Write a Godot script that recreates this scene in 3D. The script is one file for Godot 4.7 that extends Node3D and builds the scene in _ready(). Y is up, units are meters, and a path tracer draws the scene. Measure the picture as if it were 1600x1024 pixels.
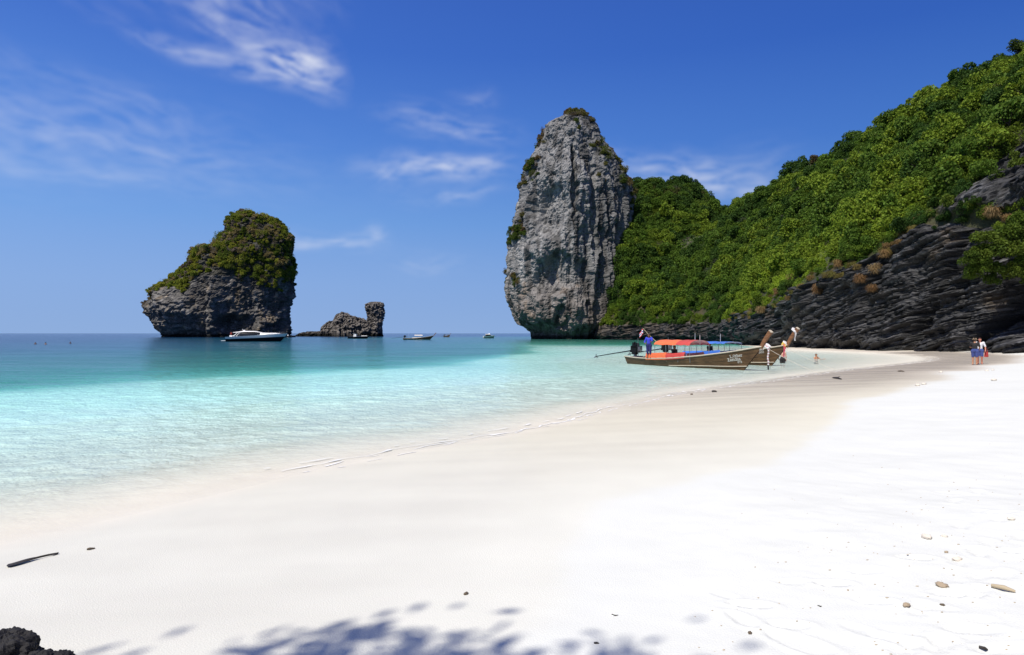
extends Node3D
# A white sand bay with two long-tail boats, a limestone tower, an overgrown island and a dark layered headland.

const F := 1067.0      # focal length measured on the 1600 pixel wide photograph
const EYE := 2.3       # camera above the water
var rng := RandomNumberGenerator.new()
var noise_cache := {}
var mats := {}
var used := {}

# ------------------------------------------------------------------ small helpers
func spot(px: float, py: float, d: float) -> Vector3:
	return Vector3((px - 800.0) / F * d, EYE + (521.0 - py) / F * d, -d)

func nz(s: int, freq: float, oct := 3, ridged := false) -> FastNoiseLite:
	var key := "%d_%f_%d_%s" % [s, freq, oct, ridged]
	if not noise_cache.has(key):
		var n := FastNoiseLite.new()
		n.seed = s
		n.frequency = freq
		n.noise_type = FastNoiseLite.TYPE_SIMPLEX_SMOOTH
		n.fractal_type = FastNoiseLite.FRACTAL_RIDGED if ridged else FastNoiseLite.FRACTAL_FBM
		n.fractal_octaves = oct
		noise_cache[key] = n
	return noise_cache[key]

func hash2(a: int, b: int) -> float:
	var h: int = (a * 374761393 + b * 668265263) & 0x7fffffff
	h = ((h ^ (h >> 13)) * 1274126177) & 0x7fffffff
	return float((h ^ (h >> 16)) & 0xffff) / 65535.0

func sst(a: float, b: float, x: float) -> float:
	return smoothstep(a, b, x)

func pick(curve: Array, x: float) -> float:      # [[x, value], ...] sorted, straight between
	if x <= curve[0][0]:
		return curve[0][1]
	for i in range(1, curve.size()):
		if x <= curve[i][0]:
			var t: float = (x - curve[i - 1][0]) / (curve[i][0] - curve[i - 1][0])
			return lerpf(curve[i - 1][1], curve[i][1], t)
	return curve[curve.size() - 1][1]

func pick_color(curve: Array, x: float) -> Color:
	if x <= curve[0][0]:
		return curve[0][1]
	for i in range(1, curve.size()):
		if x <= curve[i][0]:
			var t: float = (x - curve[i - 1][0]) / (curve[i][0] - curve[i - 1][0])
			return curve[i - 1][1].lerp(curve[i][1], t)
	return curve[curve.size() - 1][1]

func numbered(called: String) -> String:
	var n: int = used.get(called, 0)
	used[called] = n + 1
	return called if n == 0 else "%s_%03d" % [called, n]

func tag(o: Node3D, label := "", category := "", group := "", kind := "") -> Node3D:
	if label: o.set_meta("label", label)
	if category: o.set_meta("category", category)
	if group: o.set_meta("group", group)
	if kind: o.set_meta("kind", kind)
	return o

func put(called: String, mesh: Mesh, mat: Material, parent: Node3D = null) -> MeshInstance3D:
	var o := MeshInstance3D.new()
	o.name = numbered(called) if parent == null else called
	o.mesh = mesh
	if mat: o.material_override = mat
	(self if parent == null else parent).add_child(o, true)
	return o

func thing(called: String, label: String, category: String, at := Vector3.ZERO, turn := 0.0, group := "") -> Node3D:
	var o := Node3D.new()
	o.name = numbered(called)
	add_child(o, true)
	o.position = at
	o.rotation.y = turn
	tag(o, label, category, group)
	return o

func paint(key: String, c: Color, rough := 0.8, metal := 0.0, spec := 0.5) -> StandardMaterial3D:   # c is linear
	if not mats.has(key):
		var m := StandardMaterial3D.new()
		m.resource_name = key
		m.albedo_color = c.linear_to_srgb()
		m.roughness = rough
		m.metallic = metal
		m.metallic_specular = spec
		mats[key] = m
	return mats[key]

func axis(lo: float, hi: float, step: float, far_lo: float, far_hi: float, grow: float) -> PackedFloat32Array:
	var a: Array[float] = []
	var x := lo
	var s := step
	while x > far_lo:
		s *= grow
		x -= s
		a.append(x)
	a.reverse()
	x = lo
	while x < hi:
		a.append(x)
		x += step
	s = step
	a.append(x)
	while x < far_hi:
		s *= grow
		x += s
		a.append(x)
	return PackedFloat32Array(a)

# A sheet of nu x nv points, index i * nv + j. flip turns its front round. skip: points whose quads are left out.
func sheet(nu: int, nv: int, P: PackedVector3Array, C: PackedColorArray, smooth := true, flip := false, skip := PackedByteArray(), UV := PackedVector2Array()) -> ArrayMesh:
	var idx := PackedInt32Array()
	idx.resize((nu - 1) * (nv - 1) * 6)
	var k := 0
	var has_skip := skip.size() > 0
	for i in nu - 1:
		for j in nv - 1:
			var a := i * nv + j
			var b := a + nv
			if has_skip and skip[a] and skip[b] and skip[a + 1] and skip[b + 1]:
				continue
			if flip:
				idx[k] = a; idx[k + 1] = b; idx[k + 2] = a + 1
				idx[k + 3] = a + 1; idx[k + 4] = b; idx[k + 5] = b + 1
			else:
				idx[k] = a; idx[k + 1] = a + 1; idx[k + 2] = b
				idx[k + 3] = a + 1; idx[k + 4] = b + 1; idx[k + 5] = b
			k += 6
	idx.resize(k)
	return solid(P, idx, C, smooth, UV)

func solid(P: PackedVector3Array, idx: PackedInt32Array, C := PackedColorArray(), smooth := true, UV := PackedVector2Array()) -> ArrayMesh:
	var arr := []
	arr.resize(Mesh.ARRAY_MAX)
	arr[Mesh.ARRAY_VERTEX] = P
	arr[Mesh.ARRAY_INDEX] = idx
	if C.size(): arr[Mesh.ARRAY_COLOR] = C
	if UV.size(): arr[Mesh.ARRAY_TEX_UV] = UV
	if smooth:
		var N := PackedVector3Array()
		N.resize(P.size())
		for t in range(0, idx.size(), 3):
			var a := idx[t]
			var b := idx[t + 1]
			var c := idx[t + 2]
			var n := (P[c] - P[a]).cross(P[b] - P[a])
			N[a] += n
			N[b] += n
			N[c] += n
		for i in N.size():
			N[i] = N[i].normalized()
		arr[Mesh.ARRAY_NORMAL] = N
	var m := ArrayMesh.new()
	m.add_surface_from_arrays(Mesh.PRIMITIVE_TRIANGLES, arr, [], {}, 0)
	return m

func noise_texture(s: int, size: int, freq: float, oct := 4, normal := 0.0, ridged := false) -> ImageTexture:
	var im := nz(s, freq, oct, ridged).get_seamless_image(size, size)
	if normal > 0.0:
		im.convert(Image.FORMAT_RGBA8)
		im.bump_map_to_normal_map(normal)
	else:
		im.convert(Image.FORMAT_RGB8)
	return ImageTexture.create_from_image(im)

func tone_texture(s: int, size: int, freq: float, lo: Color, hi: Color, oct := 4) -> ImageTexture:   # sRGB tones that multiply a colour
	var im := nz(s, freq, oct).get_seamless_image(size, size)
	var src := im.get_data()
	var out := PackedByteArray()
	out.resize(size * size * 3)
	for i in size * size:
		var c := lo.lerp(hi, src[i] / 255.0)
		out[i * 3] = int(c.r * 255.0)
		out[i * 3 + 1] = int(c.g * 255.0)
		out[i * 3 + 2] = int(c.b * 255.0)
	return ImageTexture.create_from_image(Image.create_from_data(size, size, false, Image.FORMAT_RGB8, out))

# ------------------------------------------------------------------ the shore: x, depth points, land on the right of the way along them
var shore_pts := PackedVector2Array()
func make_shore() -> void:
	var raw := [[-60, -40], [-30, -18], [-14.5, -2], [-9.2, 3.2], [-5.6, 7.5], [-3.9, 10.5], [-2.3, 13], [0.0, 15.6], [1.8, 18.4], [4.2, 22.5], [7.6, 27.2], [12, 32.2], [18.6, 39.8], [27, 48.5], [36, 58], [42, 69], [43, 79], [41, 91], [42, 120], [46, 150], [53, 190], [52, 223], [41, 260], [12, 300], [40, 340], [200, 480], [900, 1200]]
	var n := raw.size()
	for i in n - 1:
		var p := []
		for q in 4:
			var r = raw[clampi(i - 1 + q, 0, n - 1)]
			p.append(Vector2(r[0], -r[1]))
		var parts := 3 if i > 2 and i < 16 else 1
		for q in parts:
			shore_pts.append(p[1].cubic_interpolate(p[2], p[0], p[3], float(q) / parts))
	shore_pts.append(Vector2(900, -1200))
	make_shore_grid()

# the same distance read from a grid of points a metre apart, which is much quicker
var shore_grid := PackedFloat32Array()
const GX0 := -80.0
const GZ0 := -150.0
const GNX := 260
const GNZ := 200
func make_shore_grid() -> void:
	shore_grid.resize(GNX * GNZ)
	for i in GNX:
		for j in GNZ:
			shore_grid[i * GNZ + j] = shore_exact(GX0 + i, GZ0 + j)

func shore(x: float, z: float) -> float:
	var fx := x - GX0
	var fz := z - GZ0
	if fx < 0.0 or fz < 0.0 or fx >= GNX - 1.001 or fz >= GNZ - 1.001:
		return shore_exact(x, z)
	var i := int(fx)
	var j := int(fz)
	fx -= i
	fz -= j
	var k := i * GNZ + j
	return lerpf(lerpf(shore_grid[k], shore_grid[k + 1], fz), lerpf(shore_grid[k + GNZ], shore_grid[k + GNZ + 1], fz), fx)

func shore_exact(x: float, z: float) -> float:
	var best := 1e18
	var side := 1.0
	for i in shore_pts.size() - 1:
		var a := shore_pts[i]
		var e := shore_pts[i + 1] - a
		var vx := x - a.x
		var vz := z - a.y
		var t := clampf((vx * e.x + vz * e.y) / e.length_squared(), 0.0, 1.0)
		var qx := vx - e.x * t
		var qz := vz - e.y * t
		var d := qx * qx + qz * qz
		if d < best:
			best = d
			side = 1.0 if e.x * vz - e.y * vx > 0.0 else -1.0
	return side * sqrt(best)

const DEPTHS := [[0.0, 0.0], [1.5, 0.05], [4.0, 0.17], [8.0, 0.42], [14.0, 0.8], [20.0, 1.15], [23.0, 1.6], [28.0, 2.5], [34.0, 3.4], [60.0, 5.0], [150.0, 10.0], [400.0, 25.0]]
func water_depth(w: float) -> float:
	return pick(DEPTHS, w)

var prints := []      # footprints: x, z, heading, size
func ground_y(x: float, z: float, s: float) -> float:
	if s < 0.0:
		return -water_depth(-s)
	var h := 0.5 * (1.0 - exp(-s / 8.0)) + 0.28 * sst(5.5, 13.0, s + 1.2 * nz(4, 0.12, 2).get_noise_2d(x, z))
	h += 0.035 * nz(5, 0.25, 3).get_noise_2d(x, z) * sst(4.0, 10.0, s)
	h += 0.02 * nz(6, 1.1, 4).get_noise_2d(x, z) * sst(5.0, 9.0, s)
	if s > 4.0 and z > -9.0 and z < -3.0 and x > 1.0 and x < 8.0:
		for p in prints:
			var dx: float = x - p[0]
			var dz: float = z - p[1]
			if absf(dx) < 0.3 and absf(dz) < 0.3:
				var c := cos(p[2])
				var sn := sin(p[2])
				var u: float = (dx * c + dz * sn) / (0.15 * p[3])
				var v: float = (-dx * sn + dz * c) / (0.062 * p[3] * (1.0 + 0.22 * u))
				var r := sqrt(u * u + v * v)
				h += (-0.026 * (1.0 - sst(0.7, 1.05, r)) + 0.012 * exp(-pow((r - 1.25) / 0.22, 2.0))) * p[4]
	return h

func land_y(x: float, z: float) -> float:
	return ground_y(x, z, shore(x, z))

func ground_spot(px: float, py: float) -> Vector3:      # where a line of sight meets the sand
	var d := 40.0
	for k in 60:
		var p := spot(px, py, d)
		var h := maxf(land_y(p.x, p.z), 0.0)
		d += (h - p.y) * -0.7 * F / maxf(py - 521.0, 6.0) * 1.0
		d = clampf(d, 1.0, 400.0)
	var r := spot(px, py, d)
	return Vector3(r.x, land_y(r.x, r.z), r.z)

# ------------------------------------------------------------------ camera, sky, sun
func make_view() -> void:
	var cam := Camera3D.new()
	cam.name = "camera"
	cam.projection = Camera3D.PROJECTION_FRUSTUM
	cam.near = 0.1
	cam.far = 90000.0
	cam.size = 2.0 * 0.1 * 512.0 / F
	cam.frustum_offset = Vector2(0, 0.1 * 9.0 / F)
	cam.position = Vector3(0, EYE, 0)
	add_child(cam)
	cam.current = true
	var env := Environment.new()
	env.background_mode = Environment.BG_SKY
	env.tonemap_mode = Environment.TONE_MAPPER_LINEAR
	env.tonemap_exposure = 1.15
	env.sdfgi_enabled = true
	env.ssao_enabled = true
	env.ssil_enabled = true
	var sky := Sky.new()
	var pm := PanoramaSkyMaterial.new()
	pm.panorama = sky_picture()
	sky.sky_material = pm
	env.sky = sky
	var we := WorldEnvironment.new()
	we.name = "air"
	we.environment = env
	add_child(we)
	var sun := DirectionalLight3D.new()
	sun.name = "sun"
	sun.light_color = Color(1.0, 0.973, 0.925)
	sun.light_energy = 1.5
	sun.light_angular_distance = 0.55
	sun.shadow_enabled = true
	sun.transform.basis = Basis.looking_at(-SUN, Vector3.UP)
	add_child(sun)

const SUN := Vector3(-0.36, 0.83, 0.43)

# Cirrus: each streak is azimuth, elevation, length, width (degrees), tilt (degrees), strength
const STREAKS := [
	[-18.0, 20.7, 4.2, 1.25, -4.0, 0.70], [-15.8, 21.0, 2.4, 1.4, 12.0, 0.42], [-21.0, 19.7, 6.0, 0.6, -8.0, 0.30], [-26.0, 20.9, 6.0, 0.5, -12.0, 0.26], [-22.0, 22.6, 5.0, 1.2, -24.0, 0.24], [-23.0, 25.2, 6.0, 1.5, -28.0, 0.26], [-32.0, 25.5, 8.0, 1.6, -12.0, 0.16], [-19.0, 26.5, 5.0, 1.2, -24.0, 0.14],
	[-30.0, 14.0, 16.0, 2.6, -6.0, 0.11], [-33.0, 11.5, 13.0, 0.7, -4.0, 0.13], [-31.0, 13.6, 12.0, 0.6, -3.0, 0.10], [-30.0, 16.8, 9.0, 0.7, -14.0, 0.10], [-38.0, 13.5, 10.0, 3.0, 0.0, 0.10],
	[-6.5, 13.3, 6.5, 0.75, 2.0, 0.46], [-4.5, 13.9, 5.0, 0.5, 4.0, 0.28], [-5.0, 16.6, 6.0, 1.1, -5.0, 0.22], [-2.8, 19.1, 2.6, 0.5, 2.0, 0.16], [-4.8, 11.3, 5.0, 0.5, 5.0, 0.20], [-10.5, 12.8, 2.0, 1.2, 50.0, 0.14],
	[-16.2, 7.4, 3.2, 0.42, -7.0, 0.34], [-13.2, 7.2, 2.4, 0.6, 6.0, 0.30], [-11.3, 8.1, 1.8, 0.6, 12.0, 0.24], [-7.0, 6.2, 5.0, 0.9, 0.0, 0.10],
	[14.0, 12.6, 6.5, 1.2, -6.0, 0.34], [17.0, 11.4, 6.0, 0.7, -4.0, 0.38], [9.0, 14.0, 3.0, 1.0, -20.0, 0.22], [19.5, 12.0, 4.0, 1.8, 15.0, 0.16],
]

func sky_picture() -> ImageTexture:
	var w := 2048
	var h := 1024
	var streaks := STREAKS.duplicate()
	var r := RandomNumberGenerator.new()
	r.seed = 77
	for k in 60:                                   # the same thin cirrus goes on all round
		var az := r.randf_range(42.0, 318.0)
		streaks.append([az if az < 180.0 else az - 360.0, r.randf_range(6.0, 45.0), r.randf_range(3.0, 12.0), r.randf_range(0.5, 2.2), r.randf_range(-16.0, 12.0), r.randf_range(0.1, 0.4)])
	var cloud := PackedFloat32Array()
	cloud.resize(w * h)
	var warp := nz(31, 0.11, 3)
	var fine := nz(32, 0.55, 4)
	var broad := nz(33, 0.16, 3)
	for s in streaks:
		var ca := cos(deg_to_rad(s[4]))
		var sa := sin(deg_to_rad(s[4]))
		var reach: float = s[2] * 1.5 + 3.0
		var shrink := maxf(0.3, cos(deg_to_rad(s[1])))
		var i0 := int((s[0] - reach / shrink) / 360.0 * w)
		var i1 := int((s[0] + reach / shrink) / 360.0 * w)
		var j0 := clampi(int((90.0 - s[1] - reach * 0.8) / 180.0 * h), 0, h / 2)
		var j1 := clampi(int((90.0 - s[1] + reach * 0.8) / 180.0 * h), 0, h / 2)
		for j in range(j0, j1):
			var el := 90.0 - (j + 0.5) / h * 180.0
			for i in range(i0, i1):
				var az := (i + 0.5) / w * 360.0
				var dx: float = (az - s[0]) * shrink
				var dy: float = el - s[1]
				dx += 1.6 * warp.get_noise_2d(az, el * 1.3)
				dy += 1.0 * warp.get_noise_2d(az * 0.7 + 90.0, el)
				var u: float = (dx * ca + dy * sa) / s[2]
				var v: float = (-dx * sa + dy * ca) / s[3]
				if absf(u) > 1.3 or absf(v) > 2.6:
					continue
				var e := exp(-u * u * 2.2 - v * v * 0.9)
				if e < 0.02:
					continue
				var n: float = 0.58 + 0.98 * fine.get_noise_2d((dx * ca + dy * sa) * 0.55 + s[0], (-dx * sa + dy * ca) * 2.6 + s[1]) + 0.6 * broad.get_noise_2d(az * 1.5, el * 3.0)
				var at := j * w + posmod(i, w)
				cloud[at] = 1.0 - (1.0 - cloud[at]) * (1.0 - clampf(s[5] * e * maxf(n, 0.0), 0.0, 0.9))
	var data := PackedFloat32Array()
	data.resize(w * h * 3)
	var rows := [[0.0, Color(0.265, 0.415, 0.71)], [4.0, Color(0.215, 0.375, 0.71)], [9.0, Color(0.132, 0.300, 0.68)], [15.0, Color(0.068, 0.200, 0.61)], [22.0, Color(0.038, 0.132, 0.52)], [32.0, Color(0.025, 0.090, 0.43)], [50.0, Color(0.022, 0.072, 0.34)], [90.0, Color(0.020, 0.062, 0.29)]]
	for j in h:
		var el := 90.0 - (j + 0.5) / h * 180.0
		var c := pick_color(rows, maxf(el, 0.0))
		var dome := 1.0 - sst(55.0, 90.0, el)
		for i in w:
			var az := (i + 0.5) / w * TAU
			# sky painted lighter on the left, for haze and lens falloff
			var side := cos(az + 1.3) * dome
			var k := 1.0 + 0.19 * side * sst(-2.0, 12.0, el)
			var q: float = cloud[j * w + i]
			# white glow round the sun, added out of view to soften blue shadows
			var glow := 0.9 * exp(-rad_to_deg(acos(clampf(SUN.dot(Vector3(sin(az) * cos(deg_to_rad(el)), sin(deg_to_rad(el)), -cos(az) * cos(deg_to_rad(el)))), -1.0, 1.0))) / 17.0)
			var o := (j * w + i) * 3
			data[o] = lerpf(c.r * (1.0 + (k - 1.0) * 2.6), 0.80, q) * 0.87 + glow
			data[o + 1] = lerpf(c.g * (1.0 + (k - 1.0) * 1.7), 0.83, q) * 0.87 + glow * 0.97
			data[o + 2] = lerpf(c.b * k, 0.92, q) * 0.87 + glow * 0.92
	var im := Image.create_from_data(w, h, false, Image.FORMAT_RGBF, data.to_byte_array())
	return ImageTexture.create_from_image(im)

# ------------------------------------------------------------------ sand, wet film, sea
func make_ground() -> void:
	var pr := [[1172, 946, 0.3, 1.0, 1.0], [1160, 968, 1.2, 1.0, 0.7], [1232, 978, 0.25, 0.9, 0.8], [1245, 1004, 0.95, 1.5, 0.8], [1300, 913, 0.1, 0.9, 1.0], [1365, 940, 0.4, 0.9, 0.6], [1428, 872, 0.1, 1.0, 0.8], [1355, 893, -0.1, 0.9, 0.5], [1495, 928, 0.1, 1.1, 0.7], [1590, 862, 0.3, 1.0, 1.0], [1520, 985, 0.2, 1.1, 0.7], [1570, 1016, 0.0, 1.2, 0.8], [1130, 930, 1.0, 0.8, 0.4], [1240, 910, 0.2, 0.9, 0.4], [1460, 950, 0.5, 0.9, 0.4], [1400, 1000, 0.7, 1.0, 0.5], [1345, 985, 1.2, 1.0, 0.4], [1560, 800, 0.2, 1.0, 0.6], [1480, 770, 0.6, 1.0, 0.4], [1540, 900, -0.3, 1.0, 0.5]]
	var spots := []
	for p in pr:
		var g := ground_spot(p[0], p[1])
		spots.append([g.x, g.z, p[2], p[3], p[4]])
	var r := RandomNumberGenerator.new()
	r.seed = 91
	for k in 4:                                     # trails of people who walked along the dry sand
		var at := Vector2(r.randf_range(1.6, 2.4) + k * 0.75, -r.randf_range(3.6, 4.4) - k * 0.35)
		var way := r.randf_range(0.35, 0.95)
		for q in 9:
			var side := 0.11 * (1.0 if q % 2 == 0 else -1.0)
			spots.append([at.x + side * sin(way), at.y + side * cos(way), -way + r.randfn() * 0.12, r.randf_range(0.85, 1.05), r.randf_range(0.35, 0.9)])
			at += Vector2(cos(way), -sin(way)) * r.randf_range(0.5, 0.68)
			way += r.randfn() * 0.07
	prints = spots
	var xs := axis(-4.5, 1.1, 0.08, -70.0, -4.5, 1.05)
	xs.remove_at(xs.size() - 1)
	xs.append_array(axis(1.1, 5.2, 0.032, 1.1, 140.0, 1.03))
	var zs := axis(3.4, 7.2, 0.034, -40.0, 130.0, 1.03)
	var nx := xs.size()
	var nd := zs.size()
	var P := PackedVector3Array()
	var C := PackedColorArray()
	var skip := PackedByteArray()
	var S := PackedFloat32Array()
	P.resize(nx * nd)
	C.resize(nx * nd)
	skip.resize(nx * nd)
	S.resize(nx * nd)
	var dry := Color(0.66, 0.672, 0.635)
	var damp := Color(0.650, 0.625, 0.515)
	var bed := Color(0.72, 0.68, 0.59)
	var edge := nz(7, 0.10, 3)
	var mott := nz(8, 0.5, 4)
	for i in nx:
		for j in nd:
			var x := xs[i]
			var z := -zs[j]
			var s := shore(x, z)
			var k := i * nd + j
			S[k] = s
			P[k] = Vector3(x, ground_y(x, z, s), z)
			skip[k] = 1 if s < -34.0 else 0
			var e := s + 1.3 * edge.get_noise_2d(x, z * 0.6) + 0.25 * mott.get_noise_2d(x, z)
			var b := sst(6.0, 6.5, e)
			var far := sst(12.0, 42.0, -z)
			var wet := damp.lerp(Color(0.52, 0.475, 0.405), far)
			wet = wet.lerp(dry, 0.72 * (1.0 - sst(5.0, 19.0, -z)))
			var c := wet.lerp(dry, b)
			c = c.lerp(bed, 1.0 - sst(-0.6, 0.8, s))
			c = c * (1.0 + 0.035 * mott.get_noise_2d(x * 2.0, z * 2.0))
			c.a = 1.0
			C[k] = c
	var m := StandardMaterial3D.new()
	m.resource_name = "sand"
	m.vertex_color_use_as_albedo = true
	m.roughness = 0.92
	m.metallic_specular = 0.25
	m.albedo_texture = tone_texture(41, 512, 0.09, Color(0.965, 0.962, 0.958), Color(1, 1, 1), 5)
	m.uv1_triplanar = true
	m.uv1_world_triplanar = true
	m.uv1_scale = Vector3(0.9, 0.9, 0.9)
	m.heightmap_enabled = true
	m.heightmap_texture = noise_texture(42, 512, 0.12, 5)
	m.heightmap_scale = 0.26
	tag(put("sand_beach", sheet(nx, nd, P, C, true, true, skip), m), "white sand beach that runs from the foreground to the dark cliff", "", "", "structure")

	# the film of water left on the lower beach
	xs = axis(-4.0, 12.0, 0.16, -30.0, 60.0, 1.03)
	zs = axis(6.0, 34.0, 0.16, 0.0, 78.0, 1.03)
	nx = xs.size()
	nd = zs.size()
	P.resize(nx * nd)
	C.resize(nx * nd)
	skip.resize(nx * nd)
	for i in nx:
		for j in nd:
			var x := xs[i]
			var z := -zs[j]
			var s := shore(x, z)
			var k := i * nd + j
			P[k] = Vector3(x, ground_y(x, z, s) + 0.004, z)
			var e := s + 1.3 * edge.get_noise_2d(x, z * 0.6) + 0.25 * mott.get_noise_2d(x, z)
			var a := (1.0 - sst(3.5, 6.6, e)) * sst(-1.2, -0.2, s)
			skip[k] = 1 if a <= 0.0 else 0
			var far := sst(14.0, 42.0, -z)
			a *= (0.12 + 0.55 * far) * (0.8 + 0.5 * nz(9, 0.3, 3).get_noise_2d(x * 0.4, z * 2.5))
			C[k] = Color(0.52, 0.47, 0.40, clampf(a, 0.0, 0.9))
	var f := StandardMaterial3D.new()
	f.resource_name = "wet_film"
	f.vertex_color_use_as_albedo = true
	f.transparency = BaseMaterial3D.TRANSPARENCY_ALPHA
	f.roughness = 0.27
	f.metallic_specular = 0.5
	tag(put("wet_sand", sheet(nx, nd, P, C, true, true, skip), f), "wet shining sand between the dry beach and the water", "", "", "structure")

func make_sea() -> void:
	var xs := axis(-13.0, 22.0, 0.18, -60000.0, 60000.0, 1.07)
	var zs := axis(5.0, 36.0, 0.14, -2.0, 70000.0, 1.022)
	var nx := xs.size()
	var nd := zs.size()
	var P := PackedVector3Array()
	var C := PackedColorArray()
	var UV := PackedVector2Array()
	var skip := PackedByteArray()
	P.resize(nx * nd)
	C.resize(nx * nd)
	UV.resize(nx * nd)
	skip.resize(nx * nd)
	var body := [[0.0, Color(0.70, 0.74, 0.67, 0.0)], [0.04, Color(0.68, 0.76, 0.70, 0.30)], [0.14, Color(0.62, 0.77, 0.70, 0.66)], [0.42, Color(0.56, 0.77, 0.69, 0.88)], [0.8, Color(0.44, 0.75, 0.665, 0.94)], [1.2, Color(0.33, 0.67, 0.59, 0.98)], [1.7, Color(0.12, 0.42, 0.36, 1)], [2.6, Color(0.055, 0.26, 0.215, 1)], [4.0, Color(0.036, 0.18, 0.16, 1)], [7.0, Color(0.016, 0.090, 0.125, 1)], [12.0, Color(0.008, 0.036, 0.085, 1)], [25.0, Color(0.005, 0.018, 0.058, 1)]]
	var swell := nz(11, 0.30, 3)
	var chop := nz(12, 0.9, 3)
	var patch := nz(13, 0.05, 3)
	var streak := nz(14, 0.06, 3)
	for i in nx:
		for j in nd:
			var x := xs[i]
			var z := -zs[j]
			var k := i * nd + j
			var s := -500.0
			if z > -1300.0 and x > -700.0 and x < 1000.0:
				s = shore(x, z)
			skip[k] = 1 if s > 1.5 else 0
			var w := maxf(0.0, -s + 0.7 * patch.get_noise_2d(x * 2.0, z * 2.0))
			var near := 1.0 - sst(20.0, 60.0, -z)
			var y := (0.040 * swell.get_noise_2d(x * 0.8, z * 1.5) + 0.042 * chop.get_noise_2d(x * 0.6, z * 1.4)) * sst(0.2, 3.0, w) * near
			y += 0.085 * swell.get_noise_2d(x * 0.14, z * 0.85) * sst(12.0, 30.0, w) * (1.0 - sst(150.0, 500.0, -z))
			y += 0.016 * exp(-pow((w - 0.9 - 0.5 * patch.get_noise_2d(x * 3.0, z * 3.0)) / 0.3, 2.0)) * near
			# the sandy shelf is wider in the cove behind the boats
			w *= lerpf(1.0, 0.33, sst(-12.0, 10.0, x + 0.02 * z) * sst(34.0, 60.0, -z) * (1.0 - sst(150.0, 220.0, -z)))
			var d := maxf(0.0, y * 3.0 * near * sst(0.5, 4.0, w)) + water_depth(w + 3.5 * patch.get_noise_2d(x, z) * sst(9.0, 24.0, w))
			P[k] = Vector3(x, y + 0.004, z)
			UV[k] = Vector2(x, z) / 7.0
			# off the cliffs and the tower the bottom falls away at once
			var deep := sst(95.0, 160.0, -z)
			d = maxf(d, 2.4 * deep)
			var c := pick_color(body, d)
			c = c.lerp(Color(0.03, 0.20, 0.135, 1.0).lerp(Color(0.020, 0.085, 0.062, 1.0), sst(150.0, 215.0, -z)), 0.8 * deep * (1.0 - sst(300.0, 420.0, -z)) * (1.0 - sst(25.0, 70.0, -s)))  # green put in by the cliffs as their reflection, dulled under the tower
			var st := 1.0 + 0.22 * streak.get_noise_2d(x * 0.35, z * 1.2) * sst(10.0, 26.0, w)  # light and dark of the waves imitated by streaks in the colour
			C[k] = Color(c.r * st, c.g * st, c.b * st, c.a)
	var m := StandardMaterial3D.new()
	m.resource_name = "sea_water"
	m.vertex_color_use_as_albedo = true
	m.transparency = BaseMaterial3D.TRANSPARENCY_ALPHA
	m.albedo_texture = tone_texture(43, 256, 0.02, Color(0.95, 0.96, 0.96), Color(1, 1, 1), 3)
	m.roughness = 0.12
	m.metallic_specular = 0.16
	m.heightmap_enabled = true
	m.heightmap_texture = ripple_texture()
	m.heightmap_scale = 8.0
	tag(put("sea", sheet(nx, nd, P, C, true, true, skip, UV), m), "clear turquoise bay water that turns deep blue out to the horizon", "", "", "structure")

# the broken white line that the last small wave leaves on the sand
func make_foam() -> void:
	var s := Shape.new()
	var wob := nz(17, 0.35, 4)
	var pts := []
	for i in range(9, 50):
		var a := shore_pts[i]
		var b := shore_pts[i + 1]
		if a.y < -62.0: break
		var n := maxi(2, int(a.distance_to(b) / 0.12))
		for q in n:
			pts.append(a.lerp(b, float(q) / n))
	for line in [[-0.2, 0.035, 0.0], [-0.1, 0.022, 40.0], [0.12, 0.02, 80.0], [-0.6, 0.024, 120.0]]:
		var rows := []
		for i in range(6, pts.size() - 6):
			var p: Vector2 = pts[i]
			var t: Vector2 = (pts[i + 6] - pts[i - 6]).normalized()
			var nrm := Vector2(-t.y, t.x)
			var l := i * 0.12
			var o: float = line[0] + 0.55 * wob.get_noise_2d(l * 0.5, line[2]) + 0.12 * wob.get_noise_2d(l * 3.0, line[2])
			var w: float = line[1] * maxf(0.3 if line[2] == 0.0 else 0.0, 0.45 + 1.8 * wob.get_noise_2d(l * 4.5, line[2] + 9.0))
			if w < 0.01:
				if rows.size() > 1: s.loft(rows)
				rows = []
				continue
			var row := []
			for k in 3:
				var q := p + nrm * (o + (k - 1) * w)
				row.append(Vector3(q.x, maxf(land_y(q.x, q.y), 0.0) + (0.009 if k == 1 else 0.007), q.y))
			rows.append(row)
		if rows.size() > 1: s.loft(rows)
	tag(shaped("foam_line", s, paint("foam", Color(0.78, 0.78, 0.77), 0.8)), "thin broken lines of white foam along the water's edge", "foam", "", "stuff")

func ripple_texture() -> ImageTexture:
	var n := 1024
	var im := nz(15, 0.012, 5).get_seamless_image(n, n)
	var a := im.get_data()
	im = nz(16, 0.035, 3, true).get_seamless_image(n, n)
	var b := im.get_data()
	var out := PackedByteArray()
	out.resize(n * n)
	for i in n * n:
		out[i] = (a[i] * 3 + b[i]) / 4
	return ImageTexture.create_from_image(Image.create_from_data(n, n, false, Image.FORMAT_L8, out))

# ------------------------------------------------------------------ limestone stacks
func edge_line(pts: Array, x0: float, y0: float, k: float, d: float) -> Array:      # outline measured on an enlarged crop -> [height, x]
	var out := []
	for p in pts:
		var w := spot(x0 + p[0] * k, y0 + p[1] * k, d)
		out.append([w.y, w.x])
	out.sort_custom(func(a, b): return a[0] < b[0])
	return out

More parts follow.
